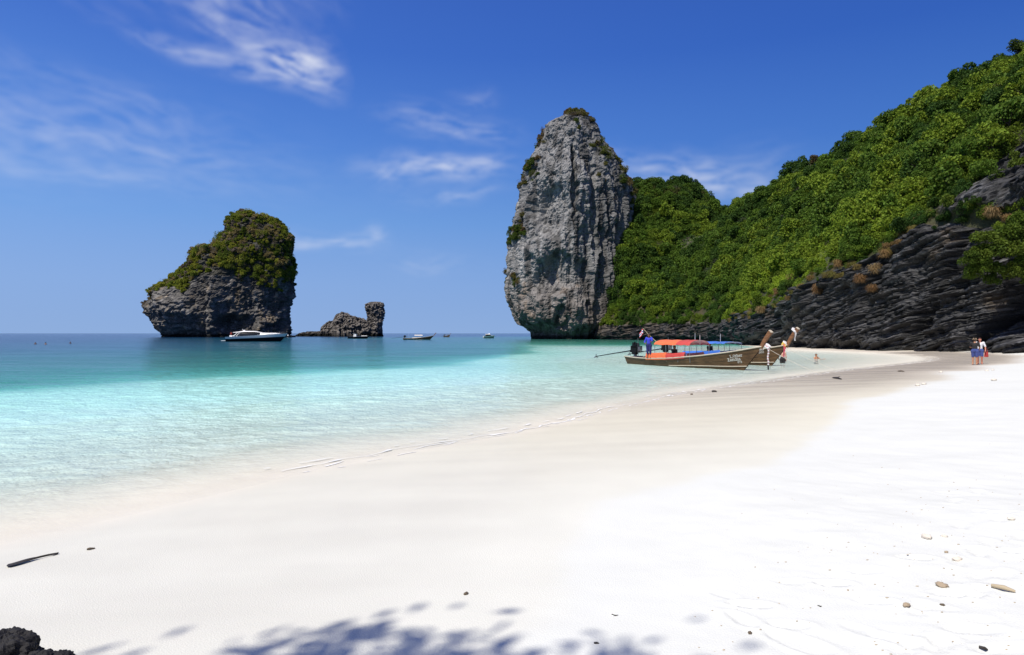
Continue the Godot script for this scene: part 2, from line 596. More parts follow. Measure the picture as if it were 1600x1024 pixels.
var cell_a: FastNoiseLite
func cells(freq: float, s: int) -> FastNoiseLite:
	var key := "cell_%f_%d" % [freq, s]
	if not noise_cache.has(key):
		var n := FastNoiseLite.new()
		n.seed = s
		n.frequency = freq
		n.noise_type = FastNoiseLite.TYPE_CELLULAR
		n.cellular_return_type = FastNoiseLite.RETURN_DISTANCE2_SUB
		n.cellular_jitter = 0.9
		noise_cache[key] = n
	return noise_cache[key]

var last_P: PackedVector3Array       # the grid of the rock made last: columns round it, rows up it
var last_nt := 0
var last_ny := 0

# how: left, right, d, deep (half depth as a share of half width), power, nt, ny, shape(pos, dir, k) -> outward push, tone(pos, dir) -> Color, hollows
func rock_stack(called: String, how: Dictionary, m: Material) -> MeshInstance3D:
	var lo: float = how.lo
	var hi: float = how.hi
	var nt: int = how.nt
	var ny: int = how.ny
	var P := PackedVector3Array()
	var C := PackedColorArray()
	P.resize((nt + 1) * ny)
	C.resize((nt + 1) * ny)
	var shape: Callable = how.shape
	var tone: Callable = how.tone
	var e: float = 2.0 / how.power
	for j in ny:
		var y := lerpf(lo, hi, float(j) / (ny - 1))
		var xl := pick(how.left, y)
		var xr := pick(how.right, y)
		var cx := (xl + xr) * 0.5
		var hw := maxf((xr - xl) * 0.5, 0.05)
		var cap := 1.0
		if j == ny - 1:
			cap = 0.02
		var hz: float = minf(hw * how.deep, how.deep_most) * cap
		for i in nt:
			var a := TAU * i / nt
			var ca := cos(a)
			var sa := sin(a)
			var ex := signf(ca) * pow(absf(ca), e)
			var ez := signf(sa) * pow(absf(sa), e)
			var p := Vector3(cx + hw * cap * ex + how.apex * hw * maxf(ez, 0.0) * (1.0 - absf(ex)), y, -how.d + hz * ez)
			var dir := Vector3(ex / maxf(hw, 1.0), 0, ez / maxf(hz, 1.0)).normalized()
			var push: float = shape.call(p, dir) * cap * how.get("rough", 1.0)
			p += dir * minf(push, hw * 0.5)
			P[i * ny + j] = p
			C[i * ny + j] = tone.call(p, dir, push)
		P[nt * ny + j] = P[j]
		C[nt * ny + j] = C[j]
	last_P = P
	last_nt = nt + 1
	last_ny = ny
	return put(called, sheet(nt + 1, ny, P, C, false, true), m)

func rock_material(key: String, rough: float, relief: float, scale: float, s: int) -> StandardMaterial3D:
	var m := StandardMaterial3D.new()
	m.resource_name = key
	m.vertex_color_use_as_albedo = true
	m.roughness = rough
	m.metallic_specular = 0.3
	m.albedo_texture = tone_texture(s, 512, 0.03, Color(0.62, 0.62, 0.63), Color(1, 1, 1), 5)
	m.uv1_triplanar = true
	m.uv1_world_triplanar = true
	m.uv1_scale = Vector3(scale, scale * 0.7, scale)
	m.heightmap_enabled = true
	m.heightmap_texture = noise_texture(s + 1, 512, 0.025, 5, 0.0, true)
	m.heightmap_scale = relief
	return m

func hollow(list: Array, px: float, py: float) -> float:      # px, py, rx, ry, metres, sharp upper edge
	var t := 0.0
	for h in list:
		var u: float = (px - h[0]) / h[2]
		var v: float = (py - h[1]) / h[3]
		var r := u * u + v * v
		if r < 2.2:
			t += h[4] * (1.0 - sst(0.55, 1.35, sqrt(r)))
	return t

const TOWER_HOLLOWS := [[858, 338, 28, 36, -4.5], [876, 434, 38, 25, -3.5], [891, 300, 3.5, 55, -4.5], [853, 486, 40, 22, 2.5], [846, 396, 24, 16, 2.2], [905, 320, 9, 50, 1.5], [922, 340, 5, 70, -2.0], [934, 420, 6, 60, -1.8], [913, 460, 5, 45, -1.6], [872, 500, 10, 16, -3.0], [838, 450, 7, 14, -1.6], [902, 490, 12, 22, 2.0], [868, 460, 10, 14, 2.2], [824, 330, 5, 26, 1.2]]

func tower_shape(p: Vector3, dir: Vector3) -> float:
	var along := p.x * absf(dir.z) + p.z * absf(dir.x) * 1.0
	var t := 2.6 * nz(51, 0.035, 2).get_noise_3d(p.x, p.y * 0.7, p.z)
	t += (1.8 + 1.4 * sst(-0.1, 0.5, dir.x)) * (nz(52, 0.09, 3, true).get_noise_3d(p.x * 1.3, p.y * 0.10, p.z * 1.3) - 0.2) * sst(82.0, 40.0, p.y)
	t += 1.3 * nz(53, 0.12, 3).get_noise_3d(p.x, p.y * 0.6, p.z)
	t += 0.65 * nz(54, 0.42, 3).get_noise_3d(p.x, p.y * 0.8, p.z)
	var c := cells(0.20, 55).get_noise_3d(p.x * 0.9, p.y * 0.75, p.z * 0.9)
	t -= 1.0 * (1.0 - sst(-0.98, -0.72, c)) * (0.35 + 0.65 * sst(25.0, 60.0, p.y))
	var c2 := cells(0.45, 56).get_noise_3d(p.x, p.y * 1.5, p.z)
	t -= 0.45 * (1.0 - sst(-0.98, -0.7, c2))
	if dir.z > 0.0:
		var px := 800.0 + p.x / 273.0 * F
		var py := 521.0 - (p.y - EYE) / 273.0 * F
		t += hollow(TOWER_HOLLOWS, px + 5.0 * nz(57, 0.15, 2).get_noise_2d(p.x, p.y), py + 6.0 * nz(58, 0.15, 2).get_noise_2d(p.x, p.y)) * sst(0.0, 0.35, dir.z)
	t -= 2.5 * (1.0 - sst(2.0, 5.5, p.y + 2.0 * nz(59, 0.09, 2).get_noise_2d(p.x, p.z)))
	return t

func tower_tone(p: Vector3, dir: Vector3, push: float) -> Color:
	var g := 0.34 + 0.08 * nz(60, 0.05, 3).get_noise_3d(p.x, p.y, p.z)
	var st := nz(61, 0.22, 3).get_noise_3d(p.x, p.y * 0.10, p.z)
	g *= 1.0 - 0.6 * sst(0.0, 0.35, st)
	g *= 1.0 - 0.34 * sst(0.0, 0.55, dir.x + 0.3 * st)  # right-turned faces darkened in the colour, as if away from the sun
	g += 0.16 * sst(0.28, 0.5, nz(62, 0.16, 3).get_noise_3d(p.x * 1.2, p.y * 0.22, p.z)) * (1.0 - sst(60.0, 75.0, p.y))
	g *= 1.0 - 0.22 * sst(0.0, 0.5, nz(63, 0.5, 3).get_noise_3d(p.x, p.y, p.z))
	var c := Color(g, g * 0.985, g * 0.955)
	c = c.lerp(Color(g * 0.84, g * 0.74, g * 0.66), 1.0 - sst(5.0, 30.0, p.y))  # foot tinted darker and warmer to offset green light bounced off the sea
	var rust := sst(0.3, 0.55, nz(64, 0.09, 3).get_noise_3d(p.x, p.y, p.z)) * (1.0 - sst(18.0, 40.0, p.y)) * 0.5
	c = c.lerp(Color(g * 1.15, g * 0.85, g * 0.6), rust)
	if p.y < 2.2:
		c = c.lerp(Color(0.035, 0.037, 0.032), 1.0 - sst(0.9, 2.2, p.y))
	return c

func make_tower() -> void:
	var L := [[372, 42], [318, 51], [272, 66], [224, 92], [200, 165], [180, 210], [152, 290], [132, 340], [124, 400], [110, 480], [95, 560], [83, 620], [80, 680], [88, 740], [90, 800], [104, 850], [114, 885], [122, 905], [150, 925], [158, 945], [160, 1010]]
	var R := [[396, 42], [426, 56], [450, 88], [478, 140], [502, 190], [545, 250], [575, 300], [590, 350], [594, 400], [594, 470], [590, 540], [588, 620], [590, 800], [590, 970], [590, 1010]]
	var d := 273.0
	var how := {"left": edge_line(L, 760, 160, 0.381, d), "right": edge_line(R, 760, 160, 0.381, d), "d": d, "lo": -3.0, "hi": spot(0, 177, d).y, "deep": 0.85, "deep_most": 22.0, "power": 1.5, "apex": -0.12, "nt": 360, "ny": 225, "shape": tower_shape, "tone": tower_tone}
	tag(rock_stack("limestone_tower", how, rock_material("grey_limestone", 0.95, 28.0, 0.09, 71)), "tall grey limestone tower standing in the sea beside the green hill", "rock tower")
	var shrubs := func(p: Vector3) -> float:
		var cx := (800.0 + p.x / d * F - 760.0) / 0.381
		var cy := (521.0 - (p.y - EYE) / d * F - 160.0) / 0.381
		var v := 0.0
		if cy < 200: v = 0.8 * sst(210.0, 60.0, cy) * sst(310.0, 350.0, cx)
		if cx > 420: v = maxf(v, 0.42 * sst(390.0, 470.0, cx + 0.0 * cy) * sst(480.0, 330.0, cy) * sst(-120.0, 60.0, cx - 400.0 - 0.45 * (cy - 100.0)))
		if cx < 240 and cy < 190: v = maxf(v, 0.6)
		if cx < 210 and cy > 240 and cy < 350: v = maxf(v, 0.4)
		if cx < 150 and cy > 440 and cy < 580: v = maxf(v, 0.8)
		if cx < 130 and cy > 690 and cy < 780: v = maxf(v, 0.6)
		return v * sst(-0.25, 0.2, nz(72, 0.10, 2).get_noise_3d(p.x, p.y, p.z))
	plants_on("limestone_shrub", shrubs, 0.46, 1.0, 2.3, [Color(0.105, 0.125, 0.022), Color(0.15, 0.14, 0.04), Color(0.16, 0.115, 0.05), Color(0.085, 0.125, 0.02)], [func(p: Vector3) -> String: return "on the summit of the limestone tower" if p.y > 78.0 else ("clinging to the left edge of the limestone tower" if p.x < 8.0 else ("high on the right flank of the limestone tower" if p.y > 58.0 else "low on the right flank of the limestone tower")), "shrubs clinging to the limestone tower", ["olive", "yellowish", "brown", "dark green"]], 260, 73)

# ------------------------------------------------------------------ island on the left
const ISLE_HOLLOWS := [[415, 455, 42, 40, -4.0], [390, 508, 30, 14, -7.0], [250, 470, 16, 10, -4.0], [300, 488, 40, 26, 3.0], [360, 480, 6, 26, 2.2], [340, 470, 14, 40, -2.0], [280, 445, 22, 6, -2.5], [442, 512, 12, 10, -3.0]]

func isle_shape(p: Vector3, dir: Vector3) -> float:
	var t := 3.0 * nz(81, 0.03, 2).get_noise_3d(p.x, p.y, p.z)
	t += 1.8 * nz(82, 0.09, 3).get_noise_3d(p.x, p.y * 1.2, p.z)
	t += 1.1 * nz(83, 0.26, 3).get_noise_3d(p.x, p.y * 1.3, p.z)
	t -= 1.1 * (1.0 - sst(-0.98, -0.7, cells(0.16, 84).get_noise_3d(p.x, p.y * 1.4, p.z)))
	t -= 0.6 * (1.0 - sst(-0.98, -0.7, cells(0.34, 85).get_noise_3d(p.x, p.y, p.z)))
	if dir.z > 0.0:
		var px := 800.0 + p.x / 420.0 * F
		var py := 521.0 - (p.y - EYE) / 420.0 * F
		t += hollow(ISLE_HOLLOWS, px + 5.0 * nz(57, 0.1, 2).get_noise_2d(p.x, p.y), py + 5.0 * nz(58, 0.1, 2).get_noise_2d(p.x, p.y)) * sst(0.0, 0.35, dir.z)
	t -= 3.0 * (1.0 - sst(1.5, 6.0, p.y))
	return t

func isle_tone(p: Vector3, dir: Vector3, push: float) -> Color:
	var g := 0.13 + 0.07 * nz(86, 0.07, 4).get_noise_3d(p.x, p.y, p.z)
	g += 0.14 * sst(0.10, 0.5, nz(87, 0.2, 4).get_noise_3d(p.x, p.y * 0.8, p.z))
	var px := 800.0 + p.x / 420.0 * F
	g *= 1.0 + 0.5 * sst(345.0, 290.0, px) * sst(240.0, 262.0, px)  # left bulge painted lighter, where the sun would strike it
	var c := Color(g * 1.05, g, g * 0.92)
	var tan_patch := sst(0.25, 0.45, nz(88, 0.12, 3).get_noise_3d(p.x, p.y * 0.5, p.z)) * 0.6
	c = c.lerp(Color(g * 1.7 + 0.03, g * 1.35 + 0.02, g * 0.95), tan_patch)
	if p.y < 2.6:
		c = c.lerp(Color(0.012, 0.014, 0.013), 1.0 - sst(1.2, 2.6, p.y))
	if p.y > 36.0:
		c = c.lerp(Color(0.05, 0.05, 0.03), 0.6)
	return c

func make_island() -> void:
	var d := 420.0
	var L := [[790, 92], [745, 100], [690, 135], [640, 195], [585, 295], [500, 345], [425, 365], [400, 430], [340, 500], [262, 570], [165, 630], [128, 690], [113, 712], [112, 768], [150, 795], [185, 860], [205, 918], [205, 1010]]
	var R := [[795, 92], [890, 132], [960, 142], [1020, 170], [1050, 215], [1085, 275], [1085, 380], [1098, 480], [1114, 570], [1100, 650], [1062, 735], [1045, 790], [1062, 845], [1100, 905], [1100, 1010]]
	var how := {"left": edge_line(L, 200, 310, 0.23438, d), "right": edge_line(R, 200, 310, 0.23438, d), "d": d, "lo": -6.0, "hi": spot(0, 331, d).y, "deep": 0.62, "deep_most": 30.0, "power": 1.9, "apex": -0.05, "nt": 380, "ny": 190, "shape": isle_shape, "tone": isle_tone}
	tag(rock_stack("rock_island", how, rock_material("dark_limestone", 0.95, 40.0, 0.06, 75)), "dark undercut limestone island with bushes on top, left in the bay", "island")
	var veg := func(p: Vector3) -> float:
		var cx := (800.0 + p.x / d * F - 200.0) / 0.23438
		var cy := (521.0 - (p.y - EYE) / d * F - 310.0) / 0.23438
		var low := pick([[100, 715], [250, 620], [400, 590], [520, 630], [560, 520], [690, 490], [760, 500], [900, 590], [1000, 600], [1110, 560]], cx)
		var v := 1.0 - sst(-40.0, 20.0, cy - low + 60.0 * nz(89, 0.08, 3).get_noise_2d(p.x, p.y))
		v *= 1.0 - 0.75 * sst(0.05, 0.35, nz(95, 0.09, 3).get_noise_2d(p.x, p.y))
		v *= 1.0 - 0.9 * exp(-pow((cx - 620.0) / 60.0, 2.0) - pow((cy - 470.0) / 45.0, 2.0))
		return v
	plants_on("island_bush", veg, 0.27, 1.2, 3.3, [Color(0.19, 0.235, 0.028), Color(0.27, 0.285, 0.036), Color(0.115, 0.16, 0.022), Color(0.27, 0.22, 0.09), Color(0.22, 0.25, 0.03)], [func(p: Vector3) -> String: return "on the summit of the rock island" if p.y > 64.0 else (("on the outer end of the left slope of the rock island" if p.x < -205.0 else "on the left slope of the rock island") if p.x < -178.0 else ("on the right brow of the rock island" if p.x > -150.0 else ("in the middle of the rock island" if p.y > 50.0 else "along the lower fringe of the green on the rock island"))), "bushes covering the top of the rock island", ["mid green", "yellow green", "dark green", "brownish", "fresh green"]], 200, 90)

# ------------------------------------------------------------------ the low rock with a raised head between island and tower
func make_camel_rock() -> void:
	var d := 500.0
	var top := []
	for q in [[95, 384], [110, 366], [135, 350], [200, 343], [284, 340], [292, 302], [330, 276], [370, 266], [396, 217], [430, 208], [470, 230], [540, 246], [590, 264], [640, 282], [680, 300], [694, 330], [697, 384]]:
		var w := spot(440.0 + q[0] * 0.225, 440.0 + q[1] * 0.225, d)
		top.append([w.x, w.y])
	var xs := axis(top[0][0] - 0.5, top[top.size() - 1][0] + 0.6, 0.28, 1e9, -1e9, 1.0)
	var nx := xs.size()
	var na := 120
	var P := PackedVector3Array()
	var C := PackedColorArray()
	P.resize(nx * na)
	C.resize(nx * na)
	for i in nx:
		var x := xs[i]
		var h := maxf(0.2, pick(top, x))
		var w := (5.0 + h * 0.45) * sqrt(clampf((xs[nx - 1] - x) / 3.0, 0.03, 1.0))
		for j in na:
			var a := PI * j / (na - 1)
			var ca := cos(a)
			var sa := sin(a)
			var p := Vector3(x, h * pow(sa, 0.45) - 0.6, -d + w * signf(ca) * pow(absf(ca), 0.55))
			var n := nz(91, 0.16, 3).get_noise_3d(p.x, p.y, p.z)
			var f := nz(92, 0.5, 3).get_noise_3d(p.x, p.y, p.z)
			var ck := 1.0 - sst(-0.98, -0.7, cells(0.3, 93).get_noise_3d(p.x, p.y, p.z))
			var push := 2.0 * n + 1.2 * f - 1.1 * ck
			p += Vector3(0.5 * push * sst(0.0, 1.0, h - p.y), 0.45 * push * sa, push * signf(ca)) * sst(0.0, 5.0, h)
			P[i * na + j] = p
			var g := 0.15 + 0.16 * sst(-0.05, 0.5, f) + 0.06 * n
			var c := Color(g * 1.1, g, g * 0.9)
			if p.y < 2.6:
				c = c.lerp(Color(0.016, 0.016, 0.014), 1.0 - sst(1.6, 2.8, p.y))
			C[i * na + j] = c
	var stone := rock_material("islet_limestone", 0.95, 40.0, 0.06, 77)
	var islet := put("low_rock_islet", sheet(nx, na, P, C, false), stone)
	var L := [[640, 138], [600, 146], [576, 158], [574, 176], [584, 200], [592, 226], [596, 258], [588, 300], [580, 384], [580, 400]]
	var R := [[645, 138], [672, 140], [700, 148], [716, 164], [713, 200], [712, 240], [704, 270], [700, 300], [692, 384], [692, 400]]
	var how := {"left": edge_line(L, 440, 440, 0.225, d - 1.0), "right": edge_line(R, 440, 440, 0.225, d - 1.0), "d": d - 1.0, "lo": -2.0, "hi": spot(0, 440 + 140 * 0.225, d).y, "deep": 0.9, "deep_most": 7.0, "power": 2.0, "apex": 0.0, "nt": 150, "ny": 100, "shape": islet_shape, "tone": islet_tone}
	var head := rock_stack("raised_head", how, stone)
	remove_child(head)
	islet.add_child(head, true)
	tag(islet, "small jagged rock islet with a raised head, low on the horizon", "islet")

func islet_shape(p: Vector3, dir: Vector3) -> float:
	var ck := 1.0 - sst(-0.98, -0.7, cells(0.3, 93).get_noise_3d(p.x, p.y, p.z))
	return 1.5 * nz(91, 0.16, 3).get_noise_3d(p.x, p.y, p.z) + 1.2 * nz(92, 0.5, 3).get_noise_3d(p.x, p.y, p.z) - 0.9 * ck

func islet_tone(p: Vector3, dir: Vector3, push: float) -> Color:
	var g := 0.15 + 0.16 * sst(-0.05, 0.5, nz(92, 0.5, 3).get_noise_3d(p.x, p.y, p.z)) + 0.06 * nz(91, 0.16, 3).get_noise_3d(p.x, p.y, p.z)
	return Color(g * 1.1, g, g * 0.9)

# ------------------------------------------------------------------ leaves
# kinds: broad (round lumps of small leaves), spray (long drooping leaves), dry (thin bare twigs), grass (a tuft of blades)
func crown(s: int, kind: String, count: int) -> ArrayMesh:
	var r := RandomNumberGenerator.new()
	r.seed = s
	var P := PackedVector3Array()
	var C := PackedColorArray()
	var idx := PackedInt32Array()
	var lobes := []
	for k in 9 if kind != "grass" else 1:
		var a := r.randf() * TAU
		var up := r.randf_range(-0.15, 0.75)
		var out := r.randf_range(0.25, 0.62)
		lobes.append([Vector3(cos(a) * out, up, sin(a) * out), r.randf_range(0.28, 0.48), r.randf_range(0.78, 1.25)])
	for q in count:
		var l = lobes[r.randi() % lobes.size()]
		var n := Vector3(r.randfn(), r.randfn() * 0.9 + 0.35, r.randfn()).normalized()
		var at: Vector3 = l[0] + n * l[1] * pow(r.randf(), 0.25)
		var size := r.randf_range(0.06, 0.15)
		var wide := size * 0.55
		var dir := (Vector3(r.randfn(), r.randfn() * 0.6 - 0.2, r.randfn()) + n * 0.6).normalized()
		if kind == "spray":
			size *= 2.4
			wide = size * 0.13
			dir = (n + Vector3(r.randfn() * 0.5, -0.35, r.randfn() * 0.5)).normalized()
		elif kind == "dry":
			size *= 2.6
			wide = 0.012
			dir = (n + Vector3(r.randfn() * 0.4, 0.35, r.randfn() * 0.4)).normalized()
		elif kind == "grass":
			var a := r.randf() * TAU
			var o := sqrt(r.randf()) * 0.38
			at = Vector3(cos(a) * o, r.randf_range(-0.55, 0.25) - o * 0.4, sin(a) * o)
			size = r.randf_range(0.7, 1.25)
			wide = 0.022
			dir = Vector3(cos(a) * (0.15 + o * 0.5) + r.randfn() * 0.32, r.randf_range(0.5, 1.0), sin(a) * (0.15 + o * 0.5) + r.randfn() * 0.32).normalized()
		var side := dir.cross(Vector3(r.randfn(), r.randfn() + 0.3, r.randfn())).normalized() * wide
		var droop := Vector3(0, -size * (0.28 if kind != "grass" else 0.75), 0)
		var b := P.size()
		P.append(at)
		P.append(at + dir * size * 0.5 + side)
		P.append(at + dir * size * 0.5 - side)
		P.append(at + dir * size + droop)
		var t: float = l[2] * r.randf_range(0.6, 1.45)
		var warm := r.randf_range(-0.12, 0.2)
		var c := Color(t * (1.0 + warm), t, t * (1.0 - warm * 0.5))
		for w in 4:
			C.append(c)
		idx.append_array(PackedInt32Array([b, b + 1, b + 2, b + 1, b + 3, b + 2]))
	return solid(P, idx, C, false)

func leaf_material(tint := Color(1, 1, 1)) -> StandardMaterial3D:
	var key := "leaf_%.3f_%.3f_%.3f" % [tint.r, tint.g, tint.b]
	if not mats.has(key):
		var m := StandardMaterial3D.new()
		m.resource_name = "foliage"
		m.vertex_color_use_as_albedo = true
		m.albedo_color = tint.linear_to_srgb()
		m.roughness = 0.65
		m.metallic_specular = 0.25
		m.backlight_enabled = true
		m.backlight = Color(0.82, 0.82, 0.82)
		mats[key] = m
	return mats[key]

var crowns := {}
func make_crowns() -> void:
	crowns.broad = [crown(101, "broad", 1900), crown(102, "broad", 1700), crown(103, "broad", 1500), crown(104, "broad", 2100)]
	crowns.spray = [crown(105, "spray", 700), crown(106, "spray", 600)]
	crowns.dry = [crown(107, "dry", 420), crown(108, "dry", 300)]
	crowns.grass = [crown(109, "grass", 420), crown(110, "grass", 300)]

func crown_of(kind: String, r: RandomNumberGenerator) -> ArrayMesh:
	var a: Array = crowns[kind]
	return a[r.randi() % a.size()]

# Many plants of one mass as a single object: one MultiMesh with each crown's place, and its tint.
func mass(called: String, label: String, mesh: Mesh, places: Array, tints: Array) -> void:
	if places.is_empty():
		return
	var mm := MultiMesh.new()
	mm.transform_format = MultiMesh.TRANSFORM_3D
	mm.use_colors = true
	mm.mesh = mesh
	mm.instance_count = places.size()
	for i in places.size():
		mm.set_instance_transform(i, places[i])
		mm.set_instance_color(i, tints[i])
	var o := MultiMeshInstance3D.new()
	o.name = numbered(called)
	o.multimesh = mm
	o.material_override = leaf_material()
	add_child(o, true)
	tag(o, label, "bushes", "", "stuff")

# Scatter plants over the rock made last. The largest in view become things of their own, the rest one mass.
func plants_on(called: String, where: Callable, density: float, small: float, large: float, tints: Array, words: Array, most: int, s: int) -> void:
	var r := RandomNumberGenerator.new()
	r.seed = s
	var found := []
	var patchy := nz(s + 1, 0.07, 2)
	for i in last_nt - 1:
		for j in last_ny - 1:
			var p := last_P[i * last_ny + j]
			var e1 := last_P[(i + 1) * last_ny + j] - p
			var e2 := last_P[i * last_ny + j + 1] - p
			var n := e1.cross(e2)
			if n.z > -0.02 * n.length() * 0.0 and false:
				continue
			var a := e1.cross(e2).length()
			if r.randf() < a * density * where.call(p):
				var size := lerpf(small, large, pow(r.randf(), 1.6))
				found.append([p, size, clampi(int((0.5 + 1.1 * patchy.get_noise_3d(p.x, p.y, p.z) + r.randf_range(-0.22, 0.22)) * tints.size()), 0, tints.size() - 1), r.randf() * TAU, r.randf_range(0.7, 1.15), r.randf(), r.randf_range(0.8, 1.2)])
	# those that face the camera and are largest come first
	found.sort_custom(func(a, b): return a[1] + (a[0].z + 500.0) * 0.02 > b[1] + (b[0].z + 500.0) * 0.02)
	var mesh_rest: Array = crowns.broad
	var places := []
	var cols := []
	for k in found.size():
		var f = found[k]
		var kind := "dry" if f[5] < 0.16 else ("spray" if f[5] < 0.34 else "broad")
		var b := Basis(Vector3.UP, f[3]).scaled(Vector3(f[1], f[1] * f[4], f[1]))
		var tint: Color = tints[f[2]]
		if kind == "dry":
			tint = Color(0.20, 0.165, 0.125)
		if k < most:
			var o := put(called, crown_of(kind, r), leaf_material(tint))
			o.transform = Transform3D(b, f[0])
			var look: String = "bare twiggy bush" if kind == "dry" else words[2][f[2]] + (" spiky" if kind == "spray" else " leafy") + " bush"
			tag(o, look + " " + words[0].call(f[0]), "bush", words[1])
		else:
			places.append(Transform3D(b, f[0]))
			cols.append(Color(tint.r * f[6], tint.g * f[6], tint.b * f[6]))
	mass(called + "_mass", "lesser " + words[1], mesh_rest[0], places, cols)

# ------------------------------------------------------------------ the headland on the right
const FOOT := [[20.0, 78.0], [45.0, 62.5], [58.0, 56.0], [68.0, 51.5], [77.0, 47.5], [91.0, 42.5], [120.0, 43.0], [150.0, 46.0], [190.0, 53.0], [220.0, 50.0], [238.0, 40.0], [254.0, 31.0], [275.0, 29.0], [300.0, 28.0], [330.0, 40.0], [400.0, 60.0]]
const CLIFF := [[20.0, 17.0], [64.0, 13.0], [72.0, 13.5], [80.0, 15.8], [86.0, 15.5], [90.0, 12.0], [100.0, 10.5], [112.0, 8.2], [125.0, 6.6], [150.0, 5.2], [190.0, 5.2], [230.0, 5.5], [400.0, 5.0]]
const RIDGE_X := 97.0

func foot_x(d: float) -> float:
	return (pick(FOOT, d - 7.0) + pick(FOOT, d - 3.5) + pick(FOOT, d) + pick(FOOT, d + 3.5) + pick(FOOT, d + 7.0)) / 5.0

func cliff_h(d: float) -> float:
	return (pick(CLIFF, d - 3.0) + pick(CLIFF, d) + pick(CLIFF, d + 3.0)) / 3.0

func ridge_h(d: float) -> float:
	return 53.5 + 1.6 * nz(111, 0.02, 2).get_noise_1d(d) + 3.0 * exp(-pow((d - 232.0) / 7.0, 2.0))

func strata(u: float, l: float, p: Vector3) -> float:
	# layers of uneven thickness; every layer stands out differently along its length
	var uu := u * 1.55 + 0.9 * nz(112, 0.35, 2).get_noise_1d(u) + 0.5 * nz(113, 0.13, 2).get_noise_2d(l, u * 0.4)
	var k := floori(uu)
	var f := uu - k
	var seg := l / (2.2 + 3.0 * hash2(k, 3)) + hash2(k, 7) * 10.0
	var sk := floori(seg)
	var sf := seg - sk
	var out := lerpf(hash2(k, sk), hash2(k, sk + 1), sst(0.82, 1.0, sf))
	var t := 1.2 * out * out
	t *= 0.55 + 0.45 * sst(0.0, 0.3, f) * (1.0 - sst(0.75, 1.0, f))
	t -= 0.7 * (1.0 - sst(0.0, 0.15, f))
	var fu := uu * 2.7 + 0.8 * nz(113, 0.13, 2).get_noise_2d(l * 2.0, u)
	var fk := floori(fu)
	var ff := fu - fk
	t += 0.34 * hash2(fk, floori(l / 1.7 + 9.0 * hash2(fk, 5))) * sst(0.0, 0.25, ff) * (1.0 - sst(0.8, 1.0, ff))
	t += 0.22 * nz(114, 0.9, 2).get_noise_3d(p.x, p.y, p.z)
	return t

